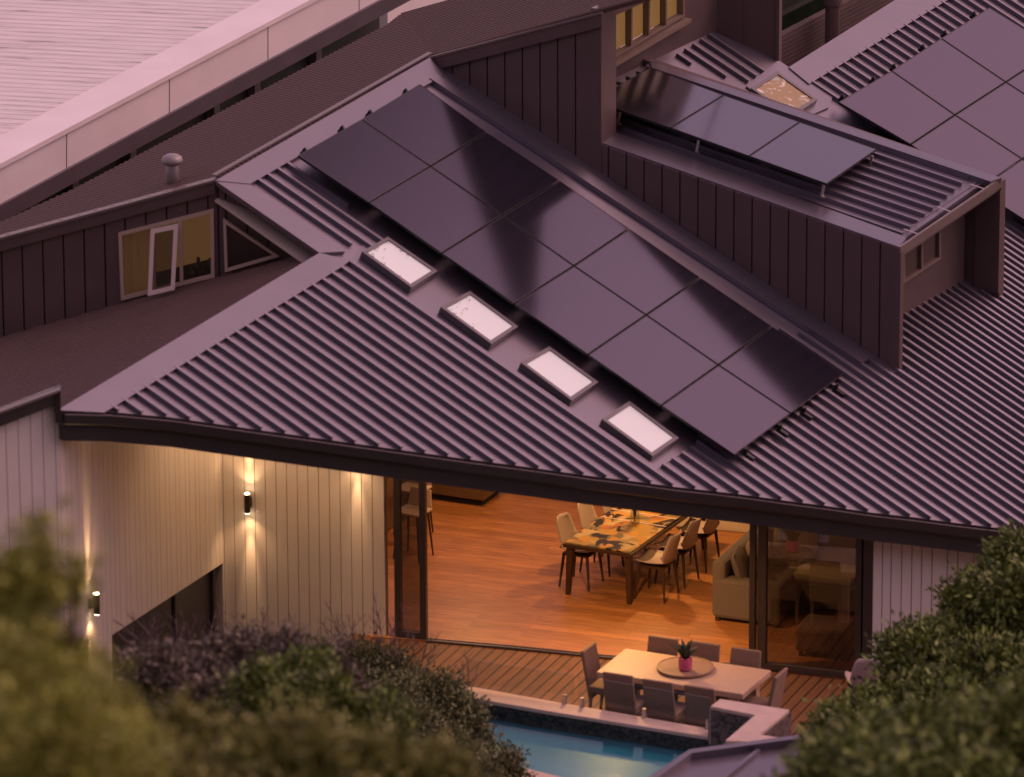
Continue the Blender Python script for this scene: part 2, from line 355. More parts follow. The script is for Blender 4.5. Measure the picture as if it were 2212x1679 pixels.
# soffit under the whole eave, following the roof
sof = [RP.hit(*p) for p in [(690,556),(475,405),(930,135),(1290,122),(1402,112),(1542,78),(1678,136),(1704,152),(1938,10),(2500,-40)] + EAVE_X[::-1] + EAVE[::-1]]
mb = MB(); mb.prism([p - RN*.20 for p in sof], -RN*.03); part('ceiling', mb, M['soffit'])

# ------------------------------------------------------------------ board walls
def boards(name, a, b, zb, zt, spacing, m, mg, gap=.022, th=.03, parent=house, phase=0, widths=None, hole=None):
    """a,b: Vectors (xy used); zb,zt: functions of xy Vector -> z; boards proud of a backing wall"""
    a = Vector((a.x,a.y,0)); b = Vector((b.x,b.y,0)); L = (b-a).length; d = (b-a)/L; n = Vector((d.y,-d.x,0))
    if n.y > 0: n = -n
    mb = MB(); ss = [0.0]; s = phase if phase > 0 else spacing; i = 0
    while s < L-.02:
        ss.append(s); s += (widths[i % len(widths)] if widths else spacing); i += 1
    ss.append(L); so_ = lambda p: (Vector((p.x,p.y,0))-a).dot(d)
    hs = (so_(hole[0]), so_(hole[1])) if hole else None
    for s0, s1 in zip(ss, ss[1:]):
        for g0, g1, o, mi, t in ((s0+gap/2, s1-gap/2, 0.0, 0, th), (s0-0, s1+0, -th*.8, 1, .1)):
            if g1-g0 < .004: continue
            cuts = sorted({g0, g1} | ({h_ for h_ in hs if g0 < h_ < g1} if hs else set()))
            for k0, k1 in zip(cuts, cuts[1:]):
                p0, p1 = a+d*k0, a+d*k1
                rng_ = [(zb, zt)] if not (hs and hs[0] <= (k0+k1)/2 <= hs[1]) else [(zb, hole[2]), (hole[3], zt)]
                for lo, hi in rng_:
                    mb.prism([p0+n*o+Z*lo(p0), p1+n*o+Z*lo(p1), p1+n*o+Z*hi(p1), p0+n*o+Z*hi(p0)], -n*t, mi)
    return part(name, mb, [m, mg], parent)
def lin(a, b, off=0):                             # z along the line a-b
    d = Vector((b.x-a.x, b.y-a.y)); L2 = d.dot(d)
    return lambda p: a.z + (b.z-a.z)*((p.x-a.x)*d.x + (p.y-a.y)*d.y)/L2 + off

# dormer side wall and the tall upper wall stand on one vertical plane
B1, B2 = RP.hit(935,130), RP.hit(1940,805)
SV = VP(B1, B2)
c_top0, c_top1 = SV.hit(935,128), SV.hit(1290,27)
d_top0, d_top1 = SV.hit(1285,305), SV.hit(1941,534)
jx = SV.hit(1297,300)
under = lambda p: ZR(p) - .05
boards('upper_wall', B1, jx, under, lin(c_top0, c_top1), .268, M['clad'], M['gap'], phase=.3)
boards('dormer_wall', jx, B2, under, lin(d_top0, d_top1, -.02), .268, M['clad'], M['gap'], phase=.12)
sn = SV.n                                         # towards the viewer
sdv = (B2-B1); sdv = Vector((sdv.x, sdv.y, 0)).normalized()
# corner posts / fins
def vbar(mb, p, w, d, zb, zt, ax, ay, m=0): mb.box(Vector((p.x,p.y,zb)), ax*w, ay*d, Z*(zt-zb), m)
mb = MB(); vbar(mb, jx - sdv*.14 + sn*.012, .16, .42, ZR(jx)-.1, c_top1.z-.02, sdv, -sn); part('wall_fin', mb, M['clad'])
mb = MB(); pB = B2; vbar(mb, B2 - sdv*.12 + sn*.012, .14, .10, ZR(B2)-.06, d_top1.z-.06, sdv, -sn); part('wall_fin', mb, M['clad'])
# sloping caps on the wall tops
def bar(mb, a, b, w, h, up=Z, side=None, m=0):     # rectangular bar from a to b, hanging down from the line
    d = (b-a).normalized(); s = side if side is not None else d.cross(up).normalized()
    mb.box(a, (b-a), s*w, -up*h, m)
mb = MB(); bar(mb, c_top0 + sn*.06 - sdv*.05, c_top1 + sn*.06 + sdv*.10, .10, .17, side=-sn); part('barge_board', mb, M['clad'])
mb = MB(); bar(mb, c_top0 + sn*.075 - sdv*.05 + Z*.035, c_top1 + sn*.075 + sdv*.10 + Z*.035, .14, .03, side=-sn); part('barge_cap', mb, M['trim'])

# rear dark roof
R1, R2 = RP.hit(465,390), RP.hit(930,123)
rd = Vector((R2.x-R1.x, R2.y-R1.y, 0)).normalized(); qd = Vector((-rd.y, rd.x, 0))
if qd.x > 0: qd = -qd
def slope_plane(p, want):
    best = None
    for i in range(-60, 61):
        t = i/100; c = p + qd*3 - Z*(3*t)
        dd = c - O_; # project
        def pj(v):
            v = v - O_; a = v.dot(rt); b = v.dot(up); e = v.dot(fw); return (a/e, b/e)
        x0, y0 = pj(p); x1, y1 = pj(c); s = (y0-y1)/(x0-x1)
        if best is None or abs(s-want) < best[0]: best = (abs(s-want), c)
    return best[1]
cq = slope_plane(R1, .17)
DP = P3(R1, R2, cq)
T1 = c_top1 + Z*.02; far = DP.hit(868,32)
DP2 = P3(R2, T1, far)
poly1 = [R1, R2, far] + [DP.hit(*p) for p in ((838,56),(160,412),(-60,512),(-60,532))]
poly2 = [R2, T1, T1 + (T1-R2)*.6] + [DP2.hit(*p) for p in ((1240,-90),(1000,-8))] + [far]
mb = MB(); mb.prism(poly1, -DP.n*.05); mb.prism(poly2, -DP2.n*.05)
rear_roof = part('rear_roof', mb, M['darkroof'])
def corr_lines(mb, P, poly, dirv, step, h=.03, wid=.036):
    dv = (dirv - P.n*dirv.dot(P.n)).normalized(); cv = P.n.cross(dv).normalized(); o = poly[0]
    p2 = [((p-o).dot(dv), (p-o).dot(cv)) for p in poly]
    ws = [p[1] for p in p2]; w = min(ws)+.03
    fr = lambda u, v, z: o + dv*u + cv*v + P.n*z
    lst = []
    while w < max(ws): lst.append(w); w += step
    ribs(mb, p2, lst, fr, h, wid, wid*.45)
mb = MB(); corr_lines(mb, DP, poly1, cq-R1, .105); part('roof_ribs', mb, M['darkroof'], rear_roof)
mb = MB(); corr_lines(mb, DP2, poly2, (R2-T1), .105); part('roof_ribs', mb, M['darkroof'], rear_roof)
mb = MB()
gl0, gl1 = DP.hit(-60,532), R1
gd = Vector((gl1.x-gl0.x, gl1.y-gl0.y, 0)).normalized(); gn = Vector((gd.y,-gd.x,0)); gn = gn if gn.y < 0 else -gn
bar(mb, gl0 + gn*.07 + Z*.03, gl1 + gn*.07 + Z*.03, .16, .035, side=-gn)
part('barge_cap', mb, M['trim'])
mb = MB(); bar(mb, gl0 + gn*.05, gl1 + gn*.05, .1, .16, side=-gn); part('barge_board', mb, M['clad'])
mb = MB(); bar(mb, far, DP2.hit(1000,-8), .06, .05); part('barge_cap', mb, M['trim'])
# thin warm-edged ridge capping between the two roofs
mb = MB()
for a, b in ((R1, R2),):
    bar(mb, a + RN*.085 - Vector((rd.y,-rd.x,0))*.02, b + RN*.075 - Vector((rd.y,-rd.x,0))*.0, .07, .018, side=qd)
part('ridge_cap', mb, M['trim'])

# gable wall with the casement windows
GV = VP(gl0, gl1)
gb0, gb1, gb2 = GV.hit(-60,752), GV.hit(480,602), GV.hit(705,546)
LPt = RP.hit(205,842) - Z*.10
LP = P3(gb0, gb1, LPt)
e0, e1 = GV.hit(465,396), GV.hit(700,548)
wz = lambda p: LP.z(p.x, p.y)-.1
top_left = lin(gl0, gl1, -.05)
wq = [GV.hit(*p) for p in ((258,504),(460,453),(462,597),(263,646))]
boards('gable_wall', gb0, GV.hit(474,600), wz, top_left, .27, M['clad'], M['gap'], phase=.15, hole=(wq[0], wq[1], lin(wq[3], wq[2]), lin(wq[0], wq[1])))
boards('gable_wall', GV.hit(474,600), gb2, wz, lin(e0, e1, .05), .27, M['clad'], M['gap'], phase=.10)
lpoly = [LP.hit(*p) for p in ((-60,750),(480,601),(700,545),(692,560),(130,892),(122,842),(-60,912))]
lpoly[0] += -gn*.3; lpoly[1] += -gn*.3
mb = MB(); mb.prism(lpoly, -LP.n*.06); lower_roof = part('lower_roof', mb, M['darkroof'])
mb = MB(); corr_lines(mb, LP, lpoly, LP.hit(300,725)-LP.hit(100,765), .105); part('roof_ribs', mb, M['darkroof'], lower_roof)
mb = MB(); bar(mb, LP.hit(-60,748)+gn*.10+Z*.03, LP.hit(480,602)+gn*.10+Z*.03, .14, .05, side=-gn); bar(mb, LP.hit(480,602)+gn*.10+Z*.03, LP.hit(690,550)+gn*.10+Z*.03, .14, .05, side=-gn); part('wall_flashing', mb, M['clad'])

def window(name, pl, quad, fr_w, mframe, mpane, bars=(), depth=.06, out=.11, back=None, label=None, parent=house):
    """quad: four corners (tl,tr,br,bl) in survey units on vertical plane pl"""
    n = pl.n; c = [pl.hit(*p) + n*out for p in quad]; cen = sum(c, Vector())/len(c)
    mb = MB(); ins = []
    for i, p in enumerate(c):
        a = c[i-1]; b = c[(i+1) % len(c)]; d1 = (a-p).normalized(); d2 = (b-p).normalized()
        s = d1.cross(d2).length; ins.append(p + (d1+d2)*(fr_w/max(s, .3)))
    for i in range(len(c)):
        j = (i+1) % len(c); mb.prism([c[i], c[j], ins[j], ins[i]], -n*depth)
    for t in bars:
        a = ins[0].lerp(ins[1], t); b = ins[3].lerp(ins[2], t); d = (ins[1]-ins[0]).normalized()*fr_w/2
        mb.prism([a-d, a+d, b+d, b-d], -n*depth)
    w = part(name, mb, mframe, parent)
    if label: w['label'] = label
    g = MB(); g.face([p - n*depth*.6 for p in ins]); part('pane', g, mpane, w)
    if back:  # flat sheet behind the pane, standing in for the room
        g = MB(); g.prism([p - n*(depth+.02) for p in ins], -n*.02); part('curtain', g, back, w)
    return w
M['room'] = mat('dim lit room', (.12,.072,.038), .8, noise=(1.4,.6), emit=((.15,.075,.030), .42))  # room lamplight put in as a faint glow of the wall
M['curtain'] = mat('glowing linen curtain', (.30,.20,.11), .8, emit=((.115,.058,.022), .25))  # curtain glows by itself in place of room light
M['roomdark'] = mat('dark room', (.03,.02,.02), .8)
M['roomwarm'] = mat('lit room', (.15,.075,.025), .8, noise=(4,.5), emit=((.30,.150,.050), .5))  # glow stands in for lamps inside the room
gw = window('window', GV, [(256,502),(462,450),(464,598),(262,648)], .045, M['winlight'], M['glass'], (.345,.66), out=.03)
rn = -GV.n; bq = [p + rn*1.1 for p in (wq[0] + Z*.02 - gd*.5, wq[1] + Z*.02 + gd*.5, wq[2] - Z*.4 + gd*.5, wq[3] - Z*.4 - gd*.5)]
mb = MB(); mb.prism(bq, rn*.05); part('room_wall', mb, M['room'], gw)
mb = MB(); mb.prism([wq[3] - Z*.05 + rn*.15, wq[2] - Z*.05 + rn*.15, wq[2] - Z*.05 + rn*1.1, wq[3] - Z*.05 + rn*1.1], -Z*.05); part('room_shelf', mb, M['roomdark'], gw)
for t_, h_, w_ in ((.74,.17,.06),(.80,.27,.05),(.86,.14,.08),(.93,.22,.05),(.58,.12,.07)):
    p_ = wq[3].lerp(wq[2], t_) + rn*.32; mb = MB(); mb.lathe(p_ - Z*.05, [(w_,0),(w_*1.1,h_*.5),(w_*.5,h_*.75),(w_*.45,h_)], 10); part('ornament', mb, M['stem'], gw)
mb = MB(); c0_ = wq[0] + rn*.2
for i in range(7): mb.tube(wq[3].lerp(wq[2], .02+.045*i) + rn*(.22+.02*(i%2)) - Z*.04, wq[0].lerp(wq[1], .02+.045*i) + rn*(.22+.02*(i%2)) + Z*.1, .04, n=8)
part('curtain', mb, M['curtain'], gw)
window('window', GV, [(484,468),(606,549),(606,550),(488,583)][:2] + [(488,583)], .035, M['winlight'], M['glass'], back=M['roomdark'], label='dark triangular window')
# open casement sash hinged at the top
sv = GV; n = GV.n; c = [sv.hit(*p) + n*.13 for p in ((329,489),(388,477),(385,608),(327,622))]; c = [c[0], c[1], c[2] + n*.20, c[3] + n*.20]
mb = MB(); ins = []
for i, p in enumerate(c):
    d1 = (c[i-1]-p).normalized(); d2 = (c[(i+1) % 4]-p).normalized(); ins.append(p + (d1+d2)*.055)
for i in range(4): mb.prism([c[i], c[(i+1)%4], ins[(i+1)%4], ins[i]], n*.03)
sash = part('window_sash', mb, M['sash']); g = MB(); g.face([p + n*.01 for p in ins]); part('pane', g, glass_mat('sash glass', (.45,.42,.38), .03), sash)

# ------------------------------------------------------------------ upper volume with the five-light window
w2a, w2b = RP.hit(1402,134), RP.hit(1546,66)
W2 = VP(w2a, w2b); wd = Vector((w2b.x-w2a.x, w2b.y-w2a.y, 0)).normalized()
p_l = W2.hit(1270,200); p_r = w2b
mb = MB()
wn = W2.n
zt2 = W2.hit(1400,-120).z
sl = [W2.hit(*p) for p in ((1260,172),(1478,40))]
mb.prism([Vector((p_l.x,p_l.y,ZR(p_l)-1.2)), Vector((p_r.x,p_r.y,ZR(p_r)-.05)), W2.hit(1546,0), W2.hit(1478,40), W2.hit(1260,172)], -wn*.12)
mb.prism([W2.hit(1478,40), W2.hit(1546,0), W2.hit(1546,-45), W2.hit(1478,-60)], -wn*.12)
mb.prism([W2.hit(1410,-46), W2.hit(1477,-46), W2.hit(1477,-230), W2.hit(1410,-230)], -wn*.12); mb.prism([W2.hit(1478,-60), W2.hit(1546,-45), W2.hit(1546,-230), W2.hit(1478,-230)], -wn*.12)  # unseen upper extension, added to darken the dormer panels' reflections
part('upper_front_wall', mb, M['clad'])
mb = MB(); 
mb.prism([W2.off(.30).hit(*p) for p in ((1292,50),(1480,-34),(1480,-78),(1292,20))], -wn*.3); part('eave_box', mb, M['clad'])
mb = MB(); bar(mb, c_top1 + Z*.05, W2.hit(1480,-85) + wn*.33, .10, .05, side=-wn); part('barge_cap', mb, M['trim'])
window('window', W2, [(1262,60),(1474,-70),(1474,34),(1262,162)], .035, M['winframe'], M['glass'], (.14,.28,.455,.64,.82), depth=.1, out=.04, back=M['roomwarm'])
mb = MB(); bar(mb, W2.hit(1260,164)+wn*.14, W2.hit(1476,37)+wn*.14, .16, .05, side=-wn); part('window_sill', mb, M['winframe'])
# louvre slats glimpsed at the left light
# return wall to the right of the window
w3b = RP.hit(1680,131)
W3 = VP(w2b, w3b)
mb = MB(); mb.prism([w2b - Z*.1, w3b - Z*.1, Vector((w3b.x,w3b.y,W3.hit(1680,-22).z)), Vector((w2b.x,w2b.y,W3.hit(1680,-22).z))], -W3.n*.15)
d3 = (w3b-w2b); d3.z = 0; d3.normalize(); pm = W3.hit(1607,60)
mb.box(Vector((pm.x,pm.y,ZR(pm)-.1)) + W3.n*.012, d3*.03, -W3.n*.02, Z*3)
part('return_wall', mb, M['clad'])
mb = MB(); vbar(mb, w3b + W3.n*.02 - d3*.03, .05, .2, w3b.z-.1, W3.hit(1680,-24).z, d3, -W3.n); part('wall_fin', mb, M['clad'])
# courtyard behind the ridge: low ribbed wall, dark green glass and a pipe
cA, cB = RP.hit(1690,150), RP.hit(2010,-48); cdir = Vector((cB.x-cA.x, cB.y-cA.y, 0)).normalized(); cn = Vector((cdir.y,-cdir.x,0)); cn = cn if cn.y < 0 else -cn
CV = Plane(cn, cA - cn*1.3)
mb = MB(); mb.prism([CV.hit(*p) for p in ((1660,92),(1900,-32),(2120,-150),(2120,20),(1660,240))], -cn*.12)
low = part('courtyard_wall', mb, M['clad'])
mb = MB()
for i in range(9):
    a, b = CV.hit(1660,100+i*9), CV.hit(1960,-55+i*9); bar(mb, a + cn*.012, b + cn*.012, .012, .03, side=-cn)
part('wall_ribs', mb, M['clad'], low)
M['greenglass'] = mat('courtyard glass', (.012,.022,.012), .12, 1.5, noise=(3,.6))
CV2 = Plane(cn, cA - cn*1.6); mb = MB(); mb.prism([CV2.hit(*p) for p in ((1640,110),(2140,-150),(2140,-320),(1640,-90))], -cn*.05); part('courtyard_glazing', mb, M['greenglass'])
mb = MB(); pc = CV.hit(1765,80) + cn*.25; 
mb.tube(pc - Z*1.3, pc + Z*2.6, .105, n=16); mb.tube(pc + Z*.52, pc + Z*.60, .135, n=16); mb.tube(pc + Z*.60, pc + Z*2.6, .125, n=16); part('flue_pipe', mb, M['clad'], smooth=False)
mb = MB(); bar(mb, CV.hit(1740,118)+cn*.05, CV.hit(1865,65)+cn*.05, .05, .04, side=-cn); part('wall_flashing', mb, M['trim'])

# ------------------------------------------------------------------ dormer: roof tray, fin, window, gutter
finb = RP.hit(2158,652); FV = VP(finb, finb + sdv); finA = finb - sdv*5.5
fz = Plane(Vector((0,1,0)), finb).hit(2162,385).z + .0
# third corner: directly above the fin foot
r_ = ray(2163,385); tt = ((finb.x)*r_.x + (finb.y)*r_.y)/(r_.x**2 + r_.y**2); d_c = Vector((finb.x, finb.y, CAM_Z + r_.z*tt))
DR = P3(d_top0, d_top1, d_c)
tray = [(1290,306),(1285,250),(1402,136),(2140,383),(1935,528)]
mb = MB(); mb.prism([DR.off(-.05).hit(*p) for p in tray], -DR.n*.05)
dormer_roof = part('dormer_roof', mb, M['metal'])
d0, d1, d2, d3_ = DR.hit(1290,306), DR.hit(1941,533), d_c, DR.hit(1403,132)
dU = (d1-d0).normalized(); dU = (dU - DR.n*dU.dot(DR.n)).normalized(); dW = DR.n.cross(dU); dW = dW if dW.dot(d2-d1) > 0 else -dW
dfr = lambda u, w, h: d0 + dU*u + dW*w + DR.n*(h-.05)
def duw(x, y): p = DR.hit(x, y)-d0; return (p.dot(dU), p.dot(dW))
dpoly = [duw(*p) for p in ((1285,298),(1300,190),(1403,140),(2098,378),(1945,508))]
wl0, wl1 = duw(1942,500)[1], duw(2092,388)[1]
mb = MB(); ribs(mb, dpoly, [wl0 + (wl1-wl0)*i/8.6 for i in range(10)], dfr, h=.056, a=.017, b=.019); part('roof_ribs', mb, M['metal'], dormer_roof)
mb = MB()
def dsl(pts, h=.0, th=.06): mb.prism([DR.off(h).hit(*p) for p in pts], -DR.n*th)
dsl([(1288,304),(1941,533),(1950,524),(1958,512),(1300,274)])           # near edge tray flashing
dsl([(1403,131),(2163,384),(2140,392),(2104,380),(1408,146)], .03, .09)  # far upstand
part('roof_flashing', mb, M['flash'], dormer_roof)
mb = MB(); g0, g1 = DR.hit(1945,534), DR.hit(2165,384); gd_ = (g1-g0).normalized(); gin = -dU
mb.prism([g0, g1, g1 + gin*.03, g0 + gin*.03], -Z*.13); part('gutter_lip', mb, M['trim'], dormer_roof)
mb = MB(); mb.box(g0 + gin*.03 - Z*.16, g1-g0, gin*.24, -Z*.02); mb.prism([g0 + gin*.22 - Z*.03, g1 + gin*.22 - Z*.03, g1 + gin*.24 - Z*.03, g0 + gin*.24 - Z*.03], -Z*.13)
part('gutter', mb, M['flash'], dormer_roof)
for t in (.18, .5, .83):
    mb = MB(); a = g0.lerp(g1, t); mb.box(a + gin*.01 - Z*.01, gin*.22, gd_*.02, Z*.008); part('gutter_strap', mb, M['alu'], dormer_roof)
# right fin wall
finback = finb - sdv*7.5
mb = MB(); zt_ = lin(d_c, d_c - dU*7.0, -.05)
fq = [Vector((finb.x,finb.y,ZR(finb)-.05)), Vector((finb.x,finb.y,d_c.z-.05))]
bk = finb - sdv*6.0; dck = d_c - dU*(6.0/Vector((dU.x,dU.y,0)).length)
mb.prism([fq[0], fq[1], Vector((bk.x,bk.y,dck.z-.05)), Vector((bk.x,bk.y,ZR(bk)-.1))], -sn*.14)
pf = finb - sdv*.36
mb.box(Vector((pf.x,pf.y,ZR(pf)-.05)) + sn*.03, sdv*.36, -sn*.03, Z*(d_c.z-ZR(pf)-.12))
part('dormer_wall', mb, M['clad'])
# recessed dormer front wall with window
fr0 = RP.hit(1932,698); fr1 = RP.hit(2082,612)
FW = VP(fr0, fr1); fn = FW.n
mb = MB()
a0, a1 = Vector((fr0.x,fr0.y,0)), Vector((fr1.x,fr1.y,0))
zz = lambda p: DR.z(p.x,p.y)-.08
mb.prism([a0+Z*(ZR(a0)-.1), a1+Z*(ZR(a1)-.1), a1+Z*(ZR(a1)+.75), a0+Z*(ZR(a0)+.75)], -fn*.1)
mb.prism([a0+Z*(ZR(a0)+.75), a1+Z*(ZR(a1)+.75), a1+Z*zz(a1), a0+Z*zz(a0)], -fn*.1)
part('dormer_front_wall', mb, M['clad'])
window('window', FW, [(1945,520),(2026,470),(2026,558),(1945,612)], .04, M['winframe'], M['glass'], (.5,), out=.05, back=mat('glowing amber curtain', (.20,.13,.06), .8, noise=(5,.2), emit=((.05,.025,.01), .7)))  # curtain's own glow stands in for light from the room
# ------------------------------------------------------------------ skylights (fixed in the roof)
M['tree_refl'] = mat('tree reflection', (.05,.075,.03), .8, noise=(20,.4))  # dark slivers standing in for trees reflected in the glass
def skylight(quad, m_in, label, pl=RP, hgt=.11, tree_refl=0):
    t = pl.off(hgt); c = [t.hit(*p) for p in quad]; cen = sum(c, Vector())/4; n = pl.n
    mb = MB(); ins = []
    for i, p in enumerate(c):
        d1 = (c[i-1]-p).normalized(); d2 = (c[(i+1)%4]-p).normalized(); ins.append(p + (d1+d2)*.052)
    for i in range(4): mb.prism([c[i], c[(i+1)%4], ins[(i+1)%4], ins[i]], -n*(hgt-.02))
    f = part('skylight', mb, M['frame2']); f['label'] = label
    g = MB(); g.prism([p - n*.016 for p in ins], -n*.01); part('pane', g, m_in, f)
    if tree_refl:
        lm = MB()
        for _ in range(tree_refl):
            a_, b_ = random.choice([(ins[3], ins[2]), (ins[0], ins[1]), (ins[0], ins[3])]); q = a_.lerp(b_, random.random()**1.5*.8); q = q.lerp(cen, random.random()**2*.45)
            d = (U*random.uniform(-1,1) + Wd*random.uniform(-1,1)).normalized(); sd_ = n.cross(d); L = random.uniform(.025,.05)
            lm.prism([q - d*L*.5, q + sd_*L*.09, q + d*L*.5, q - sd_*L*.09], n*.004)
        part('tree_refl_marks', lm, M['tree_refl'], f)
    return f
M['frame2'] = mat('skylight frame', (.07,.058,.07), .4, 1.9)
skylight([(838,511),(946,585),(889,621),(782,543)], M['sky_reflection'], 'skylight nearest the ridge', tree_refl=26)
skylight([(1015,628),(1120,705),(1062,743),(952,663)], M['sky_reflection'], 'second skylight down the slope', tree_refl=16)
skylight([(1187,748),(1293,825),(1235,865),(1125,783)], M['sky_reflection'], 'third skylight down the slope')
skylight([(1360,866),(1467,946),(1410,985),(1300,905)], M['sky_reflection'], 'skylight nearest the eave')
skylight([(1679,153),(1766,215),(1709,252),(1622,190)], M['amber'], 'amber skylight behind the dormer roof')
# roof vent
v0 = DP.hit(373,398); mb = MB(); mb.lathe(v0 - Z*.1, [(.085,0),(.085,.36),(.075,.37)], 20); mb.lathe(v0, [(.10,.27),(.14,.30),(.142,.325),(.125,.365),(.08,.395),(.03,.405)], 20)
part('roof_vent', mb, mat('vent steel', (.20,.17,.17), .4, 1.8), smooth=True)

# ================================================================== white board walls under the eave
corner = G.hit(487,1336)
ex = RP.hit(130,890); ex = Vector((ex.x-.02, ex.y+.10, 0)); c_d = (corner-ex).normalized()
wallpts = [ex + Vector((-2.9,-1.7,0)), ex, ex + c_d*.02, corner, FAC[0]]
zlow = lambda p: -2.3
zup = lambda p: min(ZR(p) - .22, LP.z(p.x,p.y) - .12)
bt0, bt1 = VP(wallpts[0], wallpts[1]).hit(-60,913), VP(wallpts[0], wallpts[1]).hit(120,843)
boards('white_wall', wallpts[0], wallpts[1], zlow, lin(bt0, bt1), .165, M['white'], M['groove'], gap=.010, th=.02)
# near-right facing wall with the wide sloping-headed opening
WV = VP(wallpts[1], corner)
op0, op1 = WV.hit(242,1372), WV.hit(482,1216); hz = lin(op0, op1); headz = min(op0.z, op1.z); op0 = Vector((op0.x,op0.y,0)); op1 = Vector((op1.x,op1.y,0))
boards('white_wall', wallpts[1], op0, zlow, zup, .2, M['white'], M['groove'], gap=.012, th=.02, widths=[.17,.25])
boards('white_wall', op0, op1, hz, zup, .2, M['white'], M['groove'], gap=.012, th=.02, widths=[.17,.25])
op0d, op1d = op0, op1
mb = MB(); inn = -WV.n
for t in (.0, .62, .97):
    p = op0.lerp(op1, t); mb.box(Vector((p.x,p.y,-2.3)) + inn*.10, (op1-op0).normalized()*.07, inn*.06, Z*(hz(p)+2.3))
lw = part('lower_window', mb, M['doorframe']); g = MB(); g.face([Vector((op0.x,op0.y,-2.3))+inn*.13, Vector((op1.x,op1.y,-2.3))+inn*.13, Vector((op1.x,op1.y,hz(op1)))+inn*.13, Vector((op0.x,op0.y,hz(op0)))+inn*.13]); part('pane', g, mat('dark window glass', (.012,.010,.014), .25, 1.35), lw)
boards('white_wall', op1, corner, zlow, zup, .15, M['white'], M['groove'], gap=.010, th=.02)
boards('white_wall', corner, FAC[0], zlow, zup, .15, M['white'], M['groove'], gap=.010, th=.02, widths=[.15])
rw1 = RP.hit(2330,1155); rw1 = Vector((rw1.x, rw1.y+.55, 0))
boards('white_wall', FAC[5], rw1, zlow, lambda p: ZR(p)-.22, .15, M['white'], M['groove'], gap=.016, th=.02, widths=[.125,.15,.145,.14,.15,.22,.15,.23])
mb = MB(); bar(mb, bt0 + Vector((0,-.12,.02)), bt1 + Vector((0,-.12,.02)), .2, .17, side=Vector((0,1,0)))
mb.box(bt1 + Vector((-.0,-.13,.03)), Vector((.07,-.02,0)), Vector((0,.25,0)), -Z*.40)
part('barge_board', mb, M['gutter'])
mb = MB(); bar(mb, bt0 + Vector((0,-.14,.05)), bt1 + Vector((.06,-.14,.05)), .12, .03, side=Vector((0,1,0))); part('barge_cap', mb, M['trim'])

# ================================================================== interior of the living room
back = [G.hit(*p) for p in ((1087,1071),(1525,1144),(1614,1152),(1900,1178))]
bd = (back[2]-back[1]).normalized()
inner = [FAC[0] + Vector((-.2,0,0))] + FAC[1:] + [back[3] + bd*3, back[1] - bd*.6 + Vector((0,1.2,0)), back[1] - bd*.6 + Vector((0,4.5,0)), FAC[0] + Vector((-3.5,10,0))]
mb = MB(); mb.prism([p + Z*.015 for p in inner], -Z*.1); part('interior_floor', mb, M['floor'])
def wall(name, a, b, z0, z1, th=.1, m='plaster', parent=house):
    n = VP(a, b).n; mb = MB(); zm = min(min(z1, ZR(p)-.3, LP.z(p.x,p.y)-.3, DP.z(p.x,p.y)-.3) for p in [a.lerp(b, k/8) for k in range(9)]); tz = lambda p: zm
    mb.prism([Vector((a.x,a.y,z0)), Vector((b.x,b.y,z0)), Vector((b.x,b.y,tz(b))), Vector((a.x,a.y,tz(a)))], -n*th); return part(name, mb, M[m], parent)
bw0, bw1 = back[1] - bd*.6, back[3] + bd*3
wall('interior_wall', bw0, bw1, 0, 3.6)
n_ = VP(bw0, bw1).n; mb = MB(); mb.box(bw0 + n_*.02 + Z*.02, bw1-bw0, -n_*.02, Z*.13); part('skirting', mb, mat('skirting paint', (.74,.66,.6), .5))
kb = FAC[0] + Vector((-3.5,10,0)); wall('interior_wall', kb, back[1] - bd*.6 + Vector((0,4.5,0)), 0, 4.5)
wall('interior_wall', FAC[0] + Vector((-.3,.3,0)), kb, 0, 4.0)
wall('interior_wall', FAC[5] + Vector((.1,.1,0)), bw1, 0, 3.6)
wall('interior_wall', back[1] - bd*.6, back[1] - bd*.6 + Vector((0,4.5,0)), 0, 4.2)
# sliding doors: frames + panes
def door(name, a, b, ztop, pane, fw_=.07, label=None):
    d = (b-a); d.z = 0; L = d.length; d.normalize(); n = Vector((d.y,-d.x,0)); n = n if n.y < 0 else -n
    mb = MB(); ztop = min(ztop, ZR(a)-.3, ZR(b)-.3)
    for s in (0, L-fw_): mb.box(a + d*s + Z*.02, d*fw_, -n*.09, Z*(ztop-.02))
    for z in (.02, ztop-fw_): mb.box(a + d*fw_ + Z*z, d*(L-2*fw_), -n*.08, Z*fw_)
    o = part(name, mb, M['doorframe']); g = MB(); g.face([a+d*fw_+n*-.045+Z*.09, a+d*(L-fw_)-n*.045+Z*.09, a+d*(L-fw_)-n*.045+Z*(ztop-fw_), a+d*fw_-n*.045+Z*(ztop-fw_)]); part('pane', g, pane, o)
    if label: o['label'] = label
    return o
DT = 3.1
door('sliding_door', G.hit(853,1379), G.hit(921,1385), DT, M['doorglass'], .085, 'stacked door leaf beside the white wall')
door('sliding_door', G.hit(1617,1443), G.hit(1648,1446), DT, M['doorglass'], .075)
door('sliding_door', G.hit(1640,1447), G.hit(1858,1472), DT, M['doorglass'], .08, 'closed door leaf beside the sofa')
mb = MB(); p = G.hit(1862,1474); mb.box(p + Z*0, (FAC[5]-p).normalized()*.13, Vector((0,.12,0)), Z*(min(ZR(p), ZR(FAC[5]))-.3)); part('door_jamb', mb, M['doorframe'])
mb = MB(); dpts = [G.hit(*p) for p in ((921,1385),(1106,1401),(1311,1422),(1617,1442))]
